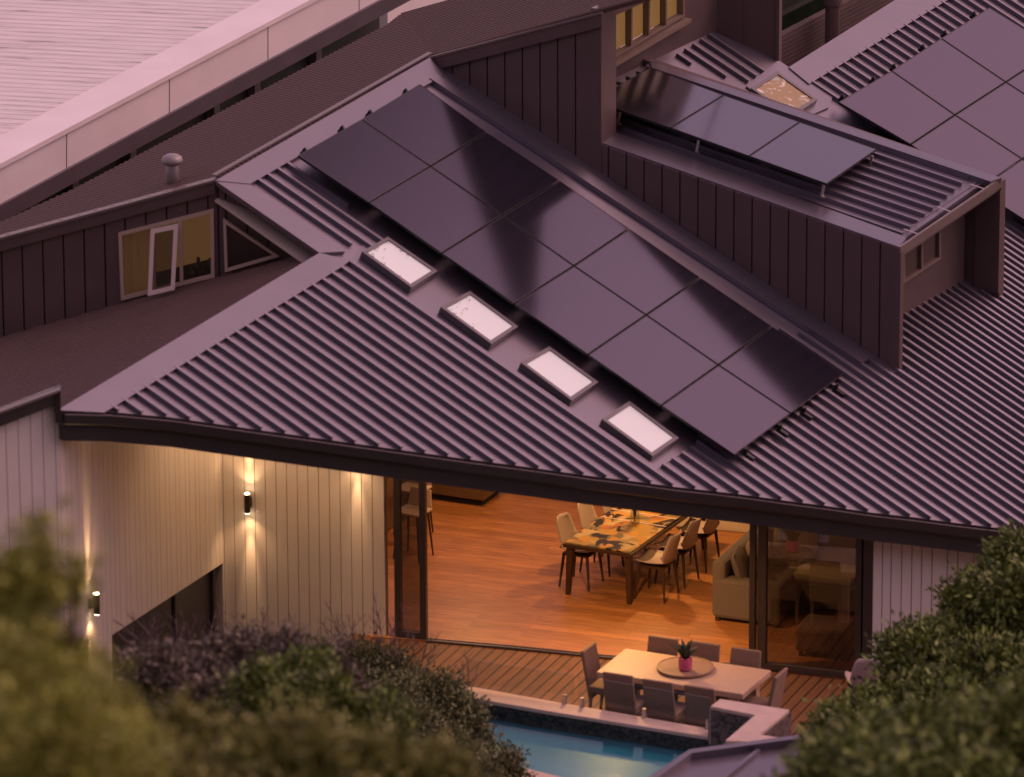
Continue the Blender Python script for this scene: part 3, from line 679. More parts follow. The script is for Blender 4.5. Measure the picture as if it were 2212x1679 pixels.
for a, b in zip(dpts, dpts[1:]): bar(mb, a + Z*.03 + Vector((0,-.05,0)), b + Z*.03 + Vector((0,-.05,0)), .05, .04, side=Vector((0,1,0))); bar(mb, a + Z*.03 + Vector((0,.03,0)), b + Z*.03 + Vector((0,.03,0)), .02, .04, side=Vector((0,1,0)))
part('door_track', mb, M['doorframe'])
mb = MB(); 
for a, b in zip(FAC, FAC[1:]): bar(mb, a + Z*min(DT+.12, ZR(a)-.24), b + Z*min(DT+.12, ZR(b)-.24), .12, .14, side=Vector((0,1,0)))
part('door_head', mb, M['doorframe'])

# ================================================================== solar panels
AX = [['topmost','second','third','fourth','fifth','lowest'], ['skylight side','dormer side']]
def solar(c, label, group, th=.035):
    cen = sum(c, Vector())/4; n = (c[1]-c[0]).cross(c[3]-c[0]).normalized(); n = n if n.z > 0 else -n
    e = thing('solar_panel', label, 'solar panel', cen - n*th, 0, group)
    sh = [p + (cen-p).normalized()*.014 for p in c]; ins = []
    for i, p in enumerate(sh):
        d1 = (sh[i-1]-p).normalized(); d2 = (sh[(i+1)%4]-p).normalized(); ins.append(p + (d1+d2)*.012)
    mb = MB()
    for i in range(4): mb.prism([sh[i], sh[(i+1)%4], ins[(i+1)%4], ins[i]], -n*th)
    obj('frame', mb, M['frame'], e)
    mb = MB(); mb.prism([p - n*.002 for p in ins], -n*.006); obj('glass', mb, M['cells'], e)
    return e, n
N_ = {}
for i in range(7):
    for j in range(3):
        N_[i, j] = None
pix = {(0,0):(642,335),(0,1):(780,257),(0,2):(907,180),(1,0):(797,438),(1,1):(930,359),(1,2):(1052,285),(2,0):(954,547),(2,1):(1085,465),(2,2):(1209,389),(3,0):(1111,656),(3,1):(1240,574),(3,2):(1360,493),(4,0):(1270,766),(4,1):(1396,680),(4,2):(1514,599),(5,0):(1428,876),(5,1):(1552,788),(5,2):(1668,704),(6,0):(1587,983),(6,1):(1709,893),(6,2):(1824,808)}
for i in range(6):
    for j in range(2):
        c = [PP.hit(*pix[i,j]), PP.hit(*pix[i,j+1]), PP.hit(*pix[i+1,j+1]), PP.hit(*pix[i+1,j])]
        solar(c, f'black solar panel, {AX[0][i]} in the {AX[1][j]} column of the large roof array', 'solar panels in the large roof array')
# mounting rails with black end clamps
def rails(ends_, name='mounting_rail'):
    pass
TR = [(1810,220),(1925,152),(2032,82),(2137,15)]; step = [(0,0),(155,93),(302,190),(450,285)]
AP = RP.off(.24)
nodesR = {(0,0):(1810,220),(0,1):(1925,152),(0,2):(2032,82),(0,3):(2137,15),(1,0):(1967,312),(1,1):(2063,248),(1,2):(2173,177),(1,3):(2283,105),(2,0):(2112,410),(2,1):(2208,343),(2,2):(2318,271),(2,3):(2428,199),(3,0):(2260,505),(3,1):(2355,438)}
lab = {(0,0):'nearest the amber skylight',(0,1):'second along the top row',(0,2):'third along the top row, far corner',(1,0):'second row, above the dormer roof',(1,1):'middle of the second row',(1,2):'second row, cut off',(2,0):'lowest, behind the dormer corner'}
for (i, j), l in lab.items():
    c = [AP.hit(*nodesR[i,j]), AP.hit(*nodesR[i,j+1]), AP.hit(*nodesR[i+1,j+1]), AP.hit(*nodesR[i+1,j])]
    solar(c, f'purple black solar panel of the far right array, {l}', 'solar panels in the far right array')
DA = Plane(DR.n + dW*.10, DR.off(.10).hit(1650,232))
fr_ = [(1404,145),(1564,205),(1728,263),(1895,322)]; nr_ = [(1278,216),(1448,276),(1618,337),(1786,397)]
dl = ['darkest, against the upper window wall', 'middle, half dark and half bright', 'brightest, nearest the dormer front']
for i in range(3):
    c = [DA.hit(*fr_[i]), DA.hit(*fr_[i+1]), DA.hit(*nr_[i+1]), DA.hit(*nr_[i])]
    e, n = solar(c, f'black solar panel on the dormer roof, {dl[i]}', 'solar panels on the dormer roof')
    for (a, b, t) in ((c[3], c[2], .35 if i < 2 else .95), ) + (((c[1], c[2], .12),) if i == 2 else ()):
        p = a.lerp(b, t) + (b-a).normalized()*0; mb = MB(); mb.box(p - n*.035, dU*.035, dW*.02, -n*.17); mb.box(p - n*.195, dU*.06, dW*.05, -n*.01); obj('tilt_leg', mb, M['alu'], e)
# clamps: small black end pieces of the rails below the lowest panels and above the topmost
def clamp(p, d, n, label, group, L=.17):
    mb = MB(); s = n.cross(d).normalized()
    mb.box(p - n*.10 - s*.025, d*L, s*.05, n*.05)
    mb.box(p - n*.045 - s*.02, d*.05, s*.04, n*.05); mb.tube(p + d*.03, p + d*.03 + n*.025, .012, n=6)
    o = obj('rail_end', mb, M['frame']); return tag(o, label, 'rail end', group)
bot = [(1610,968,'first from the left below the large array'),(1683,917,'second from the left below the large array'),(1735,880,'third from the left below the large array'),(1805,830,'rightmost below the large array')]
for x, y, l in bot: clamp(PP.hit(x, y), U, RN, f'black rail end, {l}', 'rail ends at the large array')
tp = [(662,325,'lowest on the ridge edge of the large array'),(743,277,'second up the ridge edge of the large array'),(803,243,'third up the ridge edge of the large array'),(880,197,'topmost on the ridge edge of the large array')]
for x, y, l in tp: clamp(PP.hit(x, y), -U, RN, f'small black rail end, {l}', 'rail ends at the large array', .06)
tr = [(1824,209,'beside the first panel corner'),(1891,170,'second along the top edge'),(1935,143,'third along the top edge'),(1997,101,'fourth along the top edge'),(2045,71,'fifth along the top edge'),(2108,30,'at the far top corner')]
for x, y, l in tr: clamp(AP.hit(x, y), -U, RN, f'small black rail end of the far right array, {l}', 'rail ends at the far right array', .06)

# ================================================================== white neighbouring building
g3 = DP.hit(160,412); ng = g3 + Vector((ray(160,412).x, ray(160,412).y, ray(160,412).z))*(4.0)
NDIR = Vector((math.cos(R_(62)), math.sin(R_(62)), 0)); NV = Plane(Vector((NDIR.y,-NDIR.x,0)), ng); nn = NV.n if NV.n.y < 0 else -NV.n
NV = Plane(nn, ng)
nb = thing('white_building', 'long white building with a pale metal roof and jointed parapet behind the house', 'building', Vector((ng.x, ng.y, -2.3)))
ft = [NV.hit(-120,422), NV.hit(888,-112)]; fb = [NV.hit(-120,505), NV.hit(888,-38)]
mb = MB(); mb.prism([fb[0], fb[1], ft[1], ft[0]], -nn*.15); par = obj('parapet', mb, M['whiteroof'], nb)
mb = MB()
for x, y0, y1 in ((143,290,368),(365,171,248),(578,57,132),(775,-45,22)):
    a, b = NV.hit(x, y0), NV.hit(x, y1); mb.box(b + nn*.004, NDIR*.018, -nn*.02, a-b)
obj('panel_joint', mb, M['joint'], par)
cpn = P3(ft[0], ft[1], ft[0] - nn*1.0)
mb = MB(); tk = Z*.05; ca, cb = cpn.hit(-120,364), cpn.hit(760,-94)
mb.prism([ft[0] + nn*.04 + tk, ft[1] + nn*.04 + tk, cb + tk, ca + tk], -Z*.07); obj('parapet_cap', mb, M['whiteroof'], nb)
cl = (cb-ca); rib_d = None
# roof sheet falling gently away
rA = ca - Z*.12; rB = cb - Z*.12
best = None
for i in range(-40, 41):
    c_ = rA - nn*3 + Z*(3*i/100.)
    def pj(v): v = v-O_; e = v.dot(fw); return (v.dot(rt)/e, v.dot(up)/e)
    x0, y0 = pj(rA); x1, y1 = pj(c_); s = (y0-y1)/(x0-x1)
    if best is None or abs(s+.055) < best[0]: best = (abs(s+.055), c_)
NR = P3(rA, rB, best[1]); rv = (best[1]-rA)
rp_ = [rA, rB, rB + rv*4.5, rA + rv*4.5]
M['stainroof'] = mat('stained white roof', (.72,.67,.66), .5); t = M['stainroof'].node_tree; b = t.nodes['Principled BSDF']
tc = t.nodes.new('ShaderNodeTexCoord'); mp = t.nodes.new('ShaderNodeMapping'); mp.inputs['Rotation'].default_value = (0,0,-math.atan2(rv.y, rv.x)); mp2 = t.nodes.new('ShaderNodeMapping'); mp2.inputs['Scale'].default_value = (.9,5.5,1)
t.links.new(tc.outputs['Object'], mp.inputs[0]); t.links.new(mp.outputs[0], mp2.inputs[0]); ns = t.nodes.new('ShaderNodeTexNoise'); ns.inputs['Scale'].default_value = 1.3; ns.inputs['Detail'].default_value = 3; t.links.new(mp2.outputs[0], ns.inputs['Vector'])
rp = t.nodes.new('ShaderNodeValToRGB'); rp.color_ramp.elements[0].position = .38; rp.color_ramp.elements[0].color = (.72,.68,.64,1); rp.color_ramp.elements[1].position = .76; rp.color_ramp.elements[1].color = (.28,.25,.24,1); q_ = rp.color_ramp.elements.new(.63); q_.color = (.62,.58,.55,1)
t.links.new(ns.outputs['Fac'], rp.inputs[0]); t.links.new(rp.outputs[0], b.inputs['Base Color'])
mb = MB(); mb.prism(rp_, -NR.n*.05); nroof = obj('roof', mb, M['stainroof'], nb)
mb = MB(); corr_lines(mb, NR, rp_, rv, .21, h=.007, wid=.05); obj('roof_ribs', mb, M['stainroof'], nroof)
mb = MB()
for t in range(70):
    a = rA.lerp(rB, (t+.5)/70); mb.box(a + NR.n*.03 + rv.normalized()*.02, NDIR*.10, rv.normalized()*.05, -Z*.06)
obj('rib_stop', mb, M['joint'], nroof)
# gutter band under the parapet and the dark wall below
M['slate'] = mat('slate gutter', (.055,.045,.065), .4, 2.0, noise=(2,.3))
mb = MB(); g0_, g1_ = fb[0] - nn*.05, fb[1] - nn*.05
mb.prism([g0_ + nn*.10, g1_ + nn*.10, g1_ + nn*.10 - Z*.24, g0_ + nn*.10 - Z*.24], -nn*.12); obj('gutter', mb, M['slate'], nb)
M['darkwall'] = mat('dark rendered wall', (.022,.026,.026), .8, noise=(1.2,.4))
mb = MB(); w0_, w1_ = g0_ - nn*.5 - Z*.1, g1_ - nn*.5 - Z*.1; mb.prism([w0_, w1_, Vector((w1_.x,w1_.y,-2.3)), Vector((w0_.x,w0_.y,-2.3))], -nn*.2); obj('wall', mb, M['darkwall'], nb)
for t in (.06,.135,.215,.30,.42,.60,.69,.83):
    mb = MB(); a = w0_.lerp(w1_, t); mb.box(Vector((a.x,a.y,-2.3)) + nn*.04, NDIR*.16, nn*.12, Z*(a.z+2.3)); obj('pillar', mb, M['slate'], nb)
# pale end block further along
mb = MB(); e0_ = NV.hit(893,22); ee = e0_ + NDIR*.6
mb.box(Vector((ee.x,ee.y,-2.3)) + NDIR*.4 - nn*1.0, NDIR*9, -nn*.3, Z*(e0_.z+3.4)); obj('end_wall', mb, M['whiteroof'], nb)

# ================================================================== pool, deck, ground
def gp(l, z=0.0): return [H(z).hit(*p) for p in l]
deck = gp([(760,1368),(833,1379),(920,1387),(1311,1424),(1617,1445),(1821,1469),(1880,1478),(2400,1548),(2400,1800),(1900,1760),(1700,1640),(1690,1590),(1533,1575),(1000,1484),(780,1450)])
mb = MB(); mb.prism(deck, -Z*.12); tag(obj('deck', mb, M['deck']), kind='structure')
pool = thing('swimming_pool', 'blue swimming pool with pale stone coping and a raised mosaic wall', 'swimming pool', H(0).hit(1400,1620))
def tb(x, y): return (1182.9 + x*.2468, 1305.7 + y*.2468)
CZ = .50
cop = [tb(-760,700), tb(0,838), tb(1425,1090), tb(1445,1163), tb(0,932), tb(-760,800)]
mb = MB(); mb.prism([H(CZ+.04).hit(*p) for p in cop], -Z*.05); obj('coping', mb, M['coping'], pool, bevel=.008)
mb = MB(); q0, q1, q2 = [H(CZ-.01).hit(*tb(*p)) - Vector((0,.03,0)) for p in ((-760,702),(0,840),(1425,1092))]
for a_, b_ in ((q0,q1),(q1,q2)): mb.prism([a_, b_, Vector((b_.x,b_.y,0)), Vector((a_.x,a_.y,0))], Vector((0,-.12,0)))
obj('deck_side_wall', mb, M['mosaic'], pool)
c3, c4, c5 = [H(CZ-.01).hit(*tb(*p)) for p in ((1650,1197),(0,934),(-760,802))]
mb = MB(); mb.prism([c3, c4, Vector((c4.x,c4.y,-1.4)), Vector((c3.x,c3.y,-1.4))], Vector((0,.12,0))); mb.prism([c4, c5, Vector((c5.x,c5.y,-1.4)), Vector((c4.x,c4.y,-1.4))], Vector((0,.12,0)))
obj('mosaic_band', mb, M['mosaic'], pool)
# raised L wall
RZ = .97
cap = [tb(*p) for p in ((1425,890),(1510,825),(2115,920),(1855,1137),(2050,1168),(2010,1212),(1555,1190),(1815,966))]
cw = [H(RZ).hit(*p) for p in cap]
mb = MB(); mb.prism(cw, -Z*.045); obj('wall_cap', mb, M['coping'], pool, bevel=.006)
cen = [p.copy() for p in cw]; 
mb = MB(); ins_ = []
A_, B_, C_, D_, E_, F_, G_, H_ = cw
mb.prism([A_.lerp(H_, .01), H_, G_, F_, E_, D_, C_, B_], -Z*1.9)
sc = 1.0
mm = MB(); mm.v = [tuple(Vector((x,y,z-.046))) for x, y, z in mb.v]; mm.f = mb.f; mm.m = mb.m
cc = sum(cw, Vector())/8
inset = []
for i, p in enumerate(cw):
    d1 = (cw[i-1]-p).normalized(); d2 = (cw[(i+1)%8]-p).normalized(); s = d1.cross(d2).z; inset.append(p + (d1+d2)*(.02/max(abs(s),.4))*(1 if s < 0 else -1) if True else p)
mm = MB(); mm.prism([p - Z*.046 for p in inset], -Z*1.9); obj('raised_wall', mm, M['mosaic'], pool)
mb = MB(); a = A_ - Z*.046; mb.box(a + Vector((-.01,-.02,0)), Vector((.045,-.015,0)), Vector((.03,.14,0)), -Z*.44); obj('wall_end_stone', mb, M['coping'], pool)
# basin
bas = [H(CZ-.11).hit(*p) for p in (tb(1650,1252), tb(0,990), tb(-760,858), (960,1640), (1120,1668), (1260,1690), (1500,1720), (1640,1700))]
mb = MB(); bot_ = [p - Z*.14 for p in bas]; mb.prism(bot_, -Z*.1)
for i in range(len(bas)):
    a, b = bas[i], bas[(i+1) % len(bas)]; mb.face([a, b, b - Z*.14, a - Z*.14])
obj('basin', mb, M['tile'], pool)
mb = MB(); mb.face(bas); 
wm = bpy.data.materials.new('pool water'); wm.use_nodes = True; t = wm.node_tree; b = t.nodes['Principled BSDF']
t.nodes.remove(b); tr_ = t.nodes.new('ShaderNodeBsdfTransparent'); tr_.inputs[0].default_value = (.85,1,1,1); gl_ = t.nodes.new('ShaderNodeBsdfGlossy'); gl_.inputs['Roughness'].default_value = .04
lw_ = t.nodes.new('ShaderNodeLayerWeight'); lw_.inputs[0].default_value = .5; pw_ = t.nodes.new('ShaderNodeMath'); pw_.operation = 'POWER'; pw_.inputs[1].default_value = 4.5; t.links.new(lw_.outputs['Facing'], pw_.inputs[0]); fr_n = t.nodes.new('ShaderNodeMath'); fr_n.operation = 'MULTIPLY_ADD'; fr_n.inputs[1].default_value = .7; fr_n.inputs[2].default_value = .02; t.links.new(pw_.outputs[0], fr_n.inputs[0]); mxs = t.nodes.new('ShaderNodeMixShader'); t.links.new(fr_n.outputs[0], mxs.inputs[0]); t.links.new(tr_.outputs[0], mxs.inputs[1]); t.links.new(gl_.outputs[0], mxs.inputs[2]); t.links.new(mxs.outputs[0], t.nodes['Material Output'].inputs[0])
tc = t.nodes.new('ShaderNodeTexCoord'); nz = t.nodes.new('ShaderNodeTexNoise'); nz.inputs['Scale'].default_value = 3; t.links.new(tc.outputs['Object'], nz.inputs['Vector'])
bp = t.nodes.new('ShaderNodeBump'); bp.inputs['Strength'].default_value = .05; bp.inputs['Distance'].default_value = .03; t.links.new(nz.outputs['Fac'], bp.inputs['Height']); t.links.new(bp.outputs[0], gl_.inputs['Normal'])
tag(obj('water', mb, wm), kind='structure')
mb = MB(); nc = [H(CZ-.05).hit(*p) for p in ((960,1640),(1120,1656),(1260,1690),(1500,1720),(1480,1760),(1240,1730),(1100,1690),(950,1680))]; mb.prism(nc, -Z*.25); obj('coping', mb, M['coping'], pool)
# ground
mb = MB(); xs = [-900,-200,-80,-40,-20,0,20,40,80,200,900]; ys = [-400,-200,-100,-60,0,20,40,55,68,78,84,100,120,200,500,1500,3500]
def gz(x, y): return -2.3 + max(0, 80-y)*.29 + max(0, -20-y)*.22 + (1.2*math.sin(x*.13+y*.2) if 20 < y < 60 else 0)
idx = {}
for i, x in enumerate(xs):
    for j, y in enumerate(ys): idx[i, j] = mb.pts([(x, y, gz(x, y))])[0]
for i in range(len(xs)-1):
    for j in range(len(ys)-1): mb.f.append([idx[i,j], idx[i+1,j], idx[i+1,j+1], idx[i,j+1]]); mb.m.append(0)
tag(obj('ground', mb, M['ground'], smooth=True), kind='structure')

# foreground pavilion roof, lower right
FZ = 1.1
fp = [(1380,1720),(1590,1660),(1690,1628),(2000,1570)]
pv = thing('garden_shed', 'low foreground shed with a purple grey metal roof below the pool', 'shed', Vector((H(FZ).hit(1600,1690).x, H(FZ).hit(1600,1690).y, -2.3)))
FPn = Plane(Vector((.05,-.12,1)), H(FZ).hit(1700,1660))
edge_o = [tb(700,1640), tb(880,1512), tb(1240,1268), tb(2010,1165), tb(2700,1075)]
edge_i = [tb(800,1650), tb(965,1512), tb(1262,1300), tb(2030,1195), tb(2720,1105)]
mb = MB()
for a, b, c, d in zip(edge_o, edge_o[1:], edge_i[1:], edge_i): mb.prism([FPn.off(.10).hit(*a), FPn.off(.10).hit(*b), FPn.off(.10).hit(*c), FPn.off(.10).hit(*d)], -FPn.n*.2)
obj('roof_edge', mb, M['metal'], pv)
fpoly = [FPn.hit(*p) for p in edge_i + [tb(2900,1600), tb(1500,2100), tb(500,1950)]]
mb = MB(); mb.prism(fpoly, -FPn.n*.05); fr = obj('roof', mb, M['metal'], pv)
mb = MB()
for (a, b) in ((tb(1500,1560), tb(1830,1290)), (tb(2100,1620), tb(2420,1340))): bar(mb, FPn.hit(*a) + FPn.n*.05, FPn.hit(*b) + FPn.n*.05, .05, .05, up=FPn.n)
obj('roof_ribs', mb, M['metal'], fr)
mb = MB(); fw_pts = [FPn.off(-.1).hit(*p) for p in (tb(1000,1530), tb(1290,1320), tb(2060,1215), tb(2700,1150), tb(2800,1580), tb(1500,2050), tb(620,1900))]
for i in range(len(fw_pts)):
    a, b = fw_pts[i], fw_pts[(i+1) % len(fw_pts)]; mb.face([a, b, Vector((b.x,b.y,-2.3)), Vector((a.x,a.y,-2.3))])
obj('wall', mb, M['white'], pv)

# ================================================================== furniture
def frame_at(o, x, y): return o
ADIR = H(.75).hit(*tb(1970,568)) - H(.75).hit(*tb(690,375)); ANG = math.atan2(ADIR.y, ADIR.x)
t_c = sum([H(.75).hit(*tb(*p)) for p in ((400,590),(690,375),(1970,568),(1715,800))], Vector())/4
TL, TW = ADIR.length*.995, (H(.75).hit(*tb(690,375)) - H(.75).hit(*tb(400,590))).length*.95
tbl = thing('outdoor_table', 'long pale stone topped outdoor table on the timber deck', 'table', Vector((t_c.x,t_c.y,0)), ANG)
mb = MB(); mb.cbox((0,0,.71), TL, TW, .08); obj('table_top', mb, M['outdoor'], tbl, local=True, bevel=.01)
for sx in (-1, 1):
    for sy in (-1, 1):
        mb = MB(); mb.cbox((sx*(TL/2-.18), sy*(TW/2-.14), .335), .12, .12, .67); obj('leg', mb, M['outdoor'], tbl, local=True, bevel=.006)
def make_wicker(label):
    e = thing('outdoor_chair', label, 'chair', (0,0,0), 0, 'woven chairs round the outdoor table')
    mb = MB(); mb.cbox((0,0,.43), .44, .46, .10); obj('seat', mb, M['wicker'], e, local=True, bevel=.02)
    mb = MB(); p0 = Vector((-.20,-.19,.36)); 
    mb.prism([(-.215,-.17,.30),(.215,-.17,.30),(.205,-.29,.93),(-.205,-.29,.93)], (0,-.05,0)); obj('backrest', mb, M['wicker'], e, local=True, bevel=.018)
    for sx in (-1, 1):
        for sy in (-1, 1):
            mb = MB(); x, y = sx*.185, sy*.19; mb.tube((x,y,.39), (x,y + (.0 if sy > 0 else -.03),0), .028, .02, 8); obj('leg', mb, M['wicker'], e, local=True)
    return e
ca_, sa_ = math.cos(ANG), math.sin(ANG)
proto = None
def put_chair(dx, dy, rot, label, mk, z=0, base=None):
    global proto
    o = mk(label) if base is None else copy_tree(base)
    o.location = (dx, dy, z); o.rotation_euler = (0,0,rot); o['label'] = label
    if mk.__name__ == 'make_shell': o.scale = (1.1,1.1,1.1)
    return o
def loc_from_top(x, y, zt, back_off, rot):
    p = H(zt).hit(x, y); d = Vector((-math.sin(rot), math.cos(rot), 0)); return p + d*back_off
chs = [(1335,1455,ANG,'leftmost of the three with their backs to the pool'),(1421,1470,ANG,'middle one with its back to the pool'),(1511,1483,ANG,'rightmost with its back to the pool, by the raised wall'),
       (1433,1376,ANG+math.pi,'farther side, nearest the open room'),(1523,1388,ANG+math.pi,'farther side, right behind the pink pot'),(1612,1402,ANG+math.pi,'farther side, beside the closed glass door'),
       (1271,1396,ANG-math.pi/2,'at the left end of the table'),(1686,1452,ANG+math.pi/2,'at the right end of the table')]
base = None
for x, y, r, l in chs:
    p = loc_from_top(x, y, .93, .31, r); lb = f'brown grey woven outdoor chair, {l}'
    o = put_chair(p.x, p.y, r, lb, make_wicker, base=base); base = base or o
tr_c = H(.76).hit(*tb(1205,562)); ls = thing('serving_tray', 'round timber turntable on the outdoor table', 'tray', Vector((tr_c.x,tr_c.y,.75)))
mb = MB(); mb.lathe((0,0,0), [(.10,0),(.10,.015),(.355,.016),(.365,.025),(.365,.045),(.345,.047),(.34,.04),(.02,.04)], 40); obj('tray_disc', mb, M['tray'], ls, local=True, smooth=False)
pt_c = H(.79).hit(*tb(1205,572)); pp_ = thing('potted_plant', 'dark leafed plant in a pink pot on the turntable', 'plant', Vector((pt_c.x,pt_c.y,.79)))
mb = MB(); mb.lathe((0,0,0), [(.06,0),(.085,.02),(.09,.15),(.088,.165),(.075,.165),(.07,.14)], 24); obj('pot', mb, M['pink'], pp_, local=True, smooth=False)
mb = MB()
for i in range(15):
    a = i*2.4; r = .06 + .15*random.random(); hh = .14 + .16*random.random(); d = Vector((math.cos(a), math.sin(a), 0)); s = Vector((-d.y, d.x, 0))*.028; b0 = Vector((0,0,.14)) + d*.02
    mid = b0 + d*r*.5 + Z*hh*.7; tip = b0 + d*r + Z*hh
    mb.prism([b0 - s*.4, b0 + s*.4, mid + s, tip, mid - s], Vector((0,0,.004)))
obj('leaves', mb, M['leafdark'], pp_, local=True)

# dining table inside
din = lambda x, y: (1164.7 + x*.22223, 1046.4 + y*.22223)
d_l, d_b, d_r = H(.75).hit(*din(216,572)), H(.75).hit(*din(908,672)), H(.75).hit(*din(1480,262))
dv = d_r - d_b; DA_ = math.atan2(dv.y, dv.x); DLn = 2.55; wv = d_l - d_b; DWd = wv.length*.98
dvn = Vector((math.cos(DA_), math.sin(DA_), 0)); dwn = Vector((-dvn.y, dvn.x, 0))
dc = (d_l + d_b)/2 + dvn*DLn/2
dt = thing('dining_table', 'dark timber dining table with a printed glass top in the living room', 'table', Vector((dc.x,dc.y,.015)), DA_)
mb = MB(); mb.cbox((0,0,.70), DLn, DWd, .05); obj('table_frame', mb, M['legwood'], dt, local=True, bevel=.005)
# printed top: warm patches with dark flowing strokes, generic abstract
am = bpy.data.materials.new('printed top'); am.use_nodes = True; t = am.node_tree; b = t.nodes['Principled BSDF']; b.inputs['Roughness'].default_value = .5; b.inputs['Specular IOR Level'].default_value = .2
tc = t.nodes.new('ShaderNodeTexCoord'); ns = t.nodes.new('ShaderNodeTexNoise'); ns.inputs['Scale'].default_value = 3; t.links.new(tc.outputs['Object'], ns.inputs['Vector'])
vx = t.nodes.new('ShaderNodeTexVoronoi'); vx.inputs['Scale'].default_value = 7; mxv = t.nodes.new('ShaderNodeMix'); mxv.data_type = 'VECTOR'; mxv.inputs[0].default_value = .12
t.links.new(tc.outputs['Object'], mxv.inputs[4]); t.links.new(ns.outputs['Color'], mxv.inputs[5]); t.links.new(mxv.outputs[1], vx.inputs['Vector'])
sc_ = t.nodes.new('ShaderNodeSeparateColor'); t.links.new(vx.outputs['Color'], sc_.inputs[0]); rp = t.nodes.new('ShaderNodeValToRGB'); e = rp.color_ramp.elements
rp.color_ramp.interpolation = 'CONSTANT'
e[0].color = (.50,.27,.05,1); e[1].color = (.22,.17,.08,1); e[1].position = .8
for ps, cl_ in ((.2,(.42,.26,.06,1)),(.38,(.38,.16,.04,1)),(.52,(.34,.24,.09,1)),(.66,(.48,.36,.18,1))):
    q_ = e.new(ps); q_.color = cl_
t.links.new(sc_.outputs[0], rp.inputs[0])
n3 = t.nodes.new('ShaderNodeTexNoise'); n3.inputs['Scale'].default_value = 1.6; n3.inputs['Detail'].default_value = 3; n3.inputs['Distortion'].default_value = 1.6; t.links.new(tc.outputs['Object'], n3.inputs['Vector'])
r3 = t.nodes.new('ShaderNodeValToRGB'); e3 = r3.color_ramp.elements; r3.color_ramp.interpolation = 'EASE'
e3[0].position = .52; e3[0].color = (0,0,0,1); e3[1].position = .54; e3[1].color = (1,1,1,1); q_ = e3.new(.64); q_.color = (1,1,1,1); q_ = e3.new(.655); q_.color = (0,0,0,1)
t.links.new(n3.outputs['Fac'], r3.inputs[0])
mx3 = t.nodes.new('ShaderNodeMix'); mx3.data_type = 'RGBA'; mx3.inputs[7].default_value = (.03,.02,.015,1); t.links.new(r3.outputs[0], mx3.inputs[0]); t.links.new(rp.outputs[0], mx3.inputs[6]); t.links.new(mx3.outputs[2], b.inputs['Base Color'])
mb = MB(); mb.cbox((0,0,.7375), DLn-.05, DWd-.05, .02); obj('table_top', mb, am, dt, local=True)
mb = MB()
for x in (-.02, .32): mb.cbox((x-.1,0,.7490), .028, DWd-.05, .005)
obj('joint_strip', mb, M['sash'], dt, local=True)
for sx in (-1, 1):
    for sy in (-1, 1):
        mb = MB(); mb.tube((sx*(DLn/2-.09), sy*(DWd/2-.08), .68), (sx*(DLn/2-.06), sy*(DWd/2-.055), 0), .065, .04, 4); obj('leg', mb, M['legwood'], dt, local=True)
def make_shell(label):
    e = thing('dining_chair', label, 'chair', (0,0,0), 0, 'pale shell chairs round the dining table')
    mb = MB(); nu, nv = 9, 14; grid = {}
    for j in range(nv+1):
        t_ = j/nv
        if t_ < .5: s = t_/.5; y = .21 - .40*s; z = .465 - .02*math.sin(s*math.pi) + (.01 if s < .1 else 0)
        else: s = (t_-.5)/.5; y = -.19 - .09*s - .03*math.sin(s*math.pi/2)*1; z = .465 + .36*s**.9 + .02*s
        wd_ = .225*(1 if t_ < .55 else 1 - .25*((t_-.55)/.45)**2) * (.92 if t_ < .05 else 1)
        if t_ > .93: wd_ *= .86
        for i in range(nu+1):
            a = (i/nu*2-1); cup = .045*(a*a); yy = y + (cup*1.2 if t_ > .5 else 0); zz_ = z + (cup if t_ <= .6 else 0)
            grid[i, j] = mb.pts([(a*wd_, yy, zz_)])[0]
    for j in range(nv):
        for i in range(nu): mb.f.append([grid[i,j], grid[i+1,j], grid[i+1,j+1], grid[i,j+1]]); mb.m.append(0)
    s = obj('seat_shell', mb, M['shell'], e, local=True, smooth=True); sm_ = s.modifiers.new('thick', 'SOLIDIFY'); sm_.thickness = .014
    mb = MB(); mb.cbox((0,.0,.425), .36, .34, .025); obj('seat_frame', mb, M['legwood'], e, local=True)
    for sx in (-1, 1):
        for sy in (-1, 1):
            mb = MB(); mb.tube((sx*.165, sy*.155, .43), (sx*.205, sy*.20, 0), .022, .013, 8); obj('leg', mb, M['legwood'], e, local=True)
    return e
base = None
for k_, (off, l) in enumerate(((.50,'nearest the deck'),(1.15,'middle'),(1.85,'farthest'))):
    for side, nm in ((-1,'sofa side'),(1,'kitchen side')):
        p = (d_l+d_b)/2 + dvn*off + dwn*side*(DWd/2 + (.14 if side < 0 else -.04)); rot = DA_ if side < 0 else DA_ + math.pi
        lb = f'pale shell dining chair, {l} on the {nm} of the table'
        o = put_chair(p.x, p.y, rot, lb, make_shell, z=.015, base=base); base = base or o
# vase with bare branches
vp = H(.77).hit(*din(930,375)); vs = thing('vase', 'clear glass vase of dark bare branches on the dining table', 'vase', Vector((vp.x,vp.y,.763)))
mb = MB(); mb.lathe((0,0,0), [(.05,0),(.075,.05),(.06,.16),(.035,.22),(.05,.27)], 20); obj('vase_body', mb, M['vase'], vs, local=True, smooth=True)
mb = MB()
for i in range(16):
    a = random.random()*6.28; d = Vector((math.cos(a), math.sin(a), 0)); p0 = Vector((0,0,.03)); p1 = Vector((0,0,.25)) + d*.03; p2 = p1 + d*(.08+.12*random.random()) + Z*(.25+.3*random.random())
    mb.tube(p0, p1, .009, .007, 5); mb.tube(p1, p2, .008, .004, 5)
    for k_ in range(4):
        q_ = p1.lerp(p2, .3+.17*k_); mb.tube(q_, q_ + Vector((random.uniform(-.07,.07), random.uniform(-.07,.07), .05)), .004, .001, 4)
obj('branches', mb, M['stem'], vs, local=True)
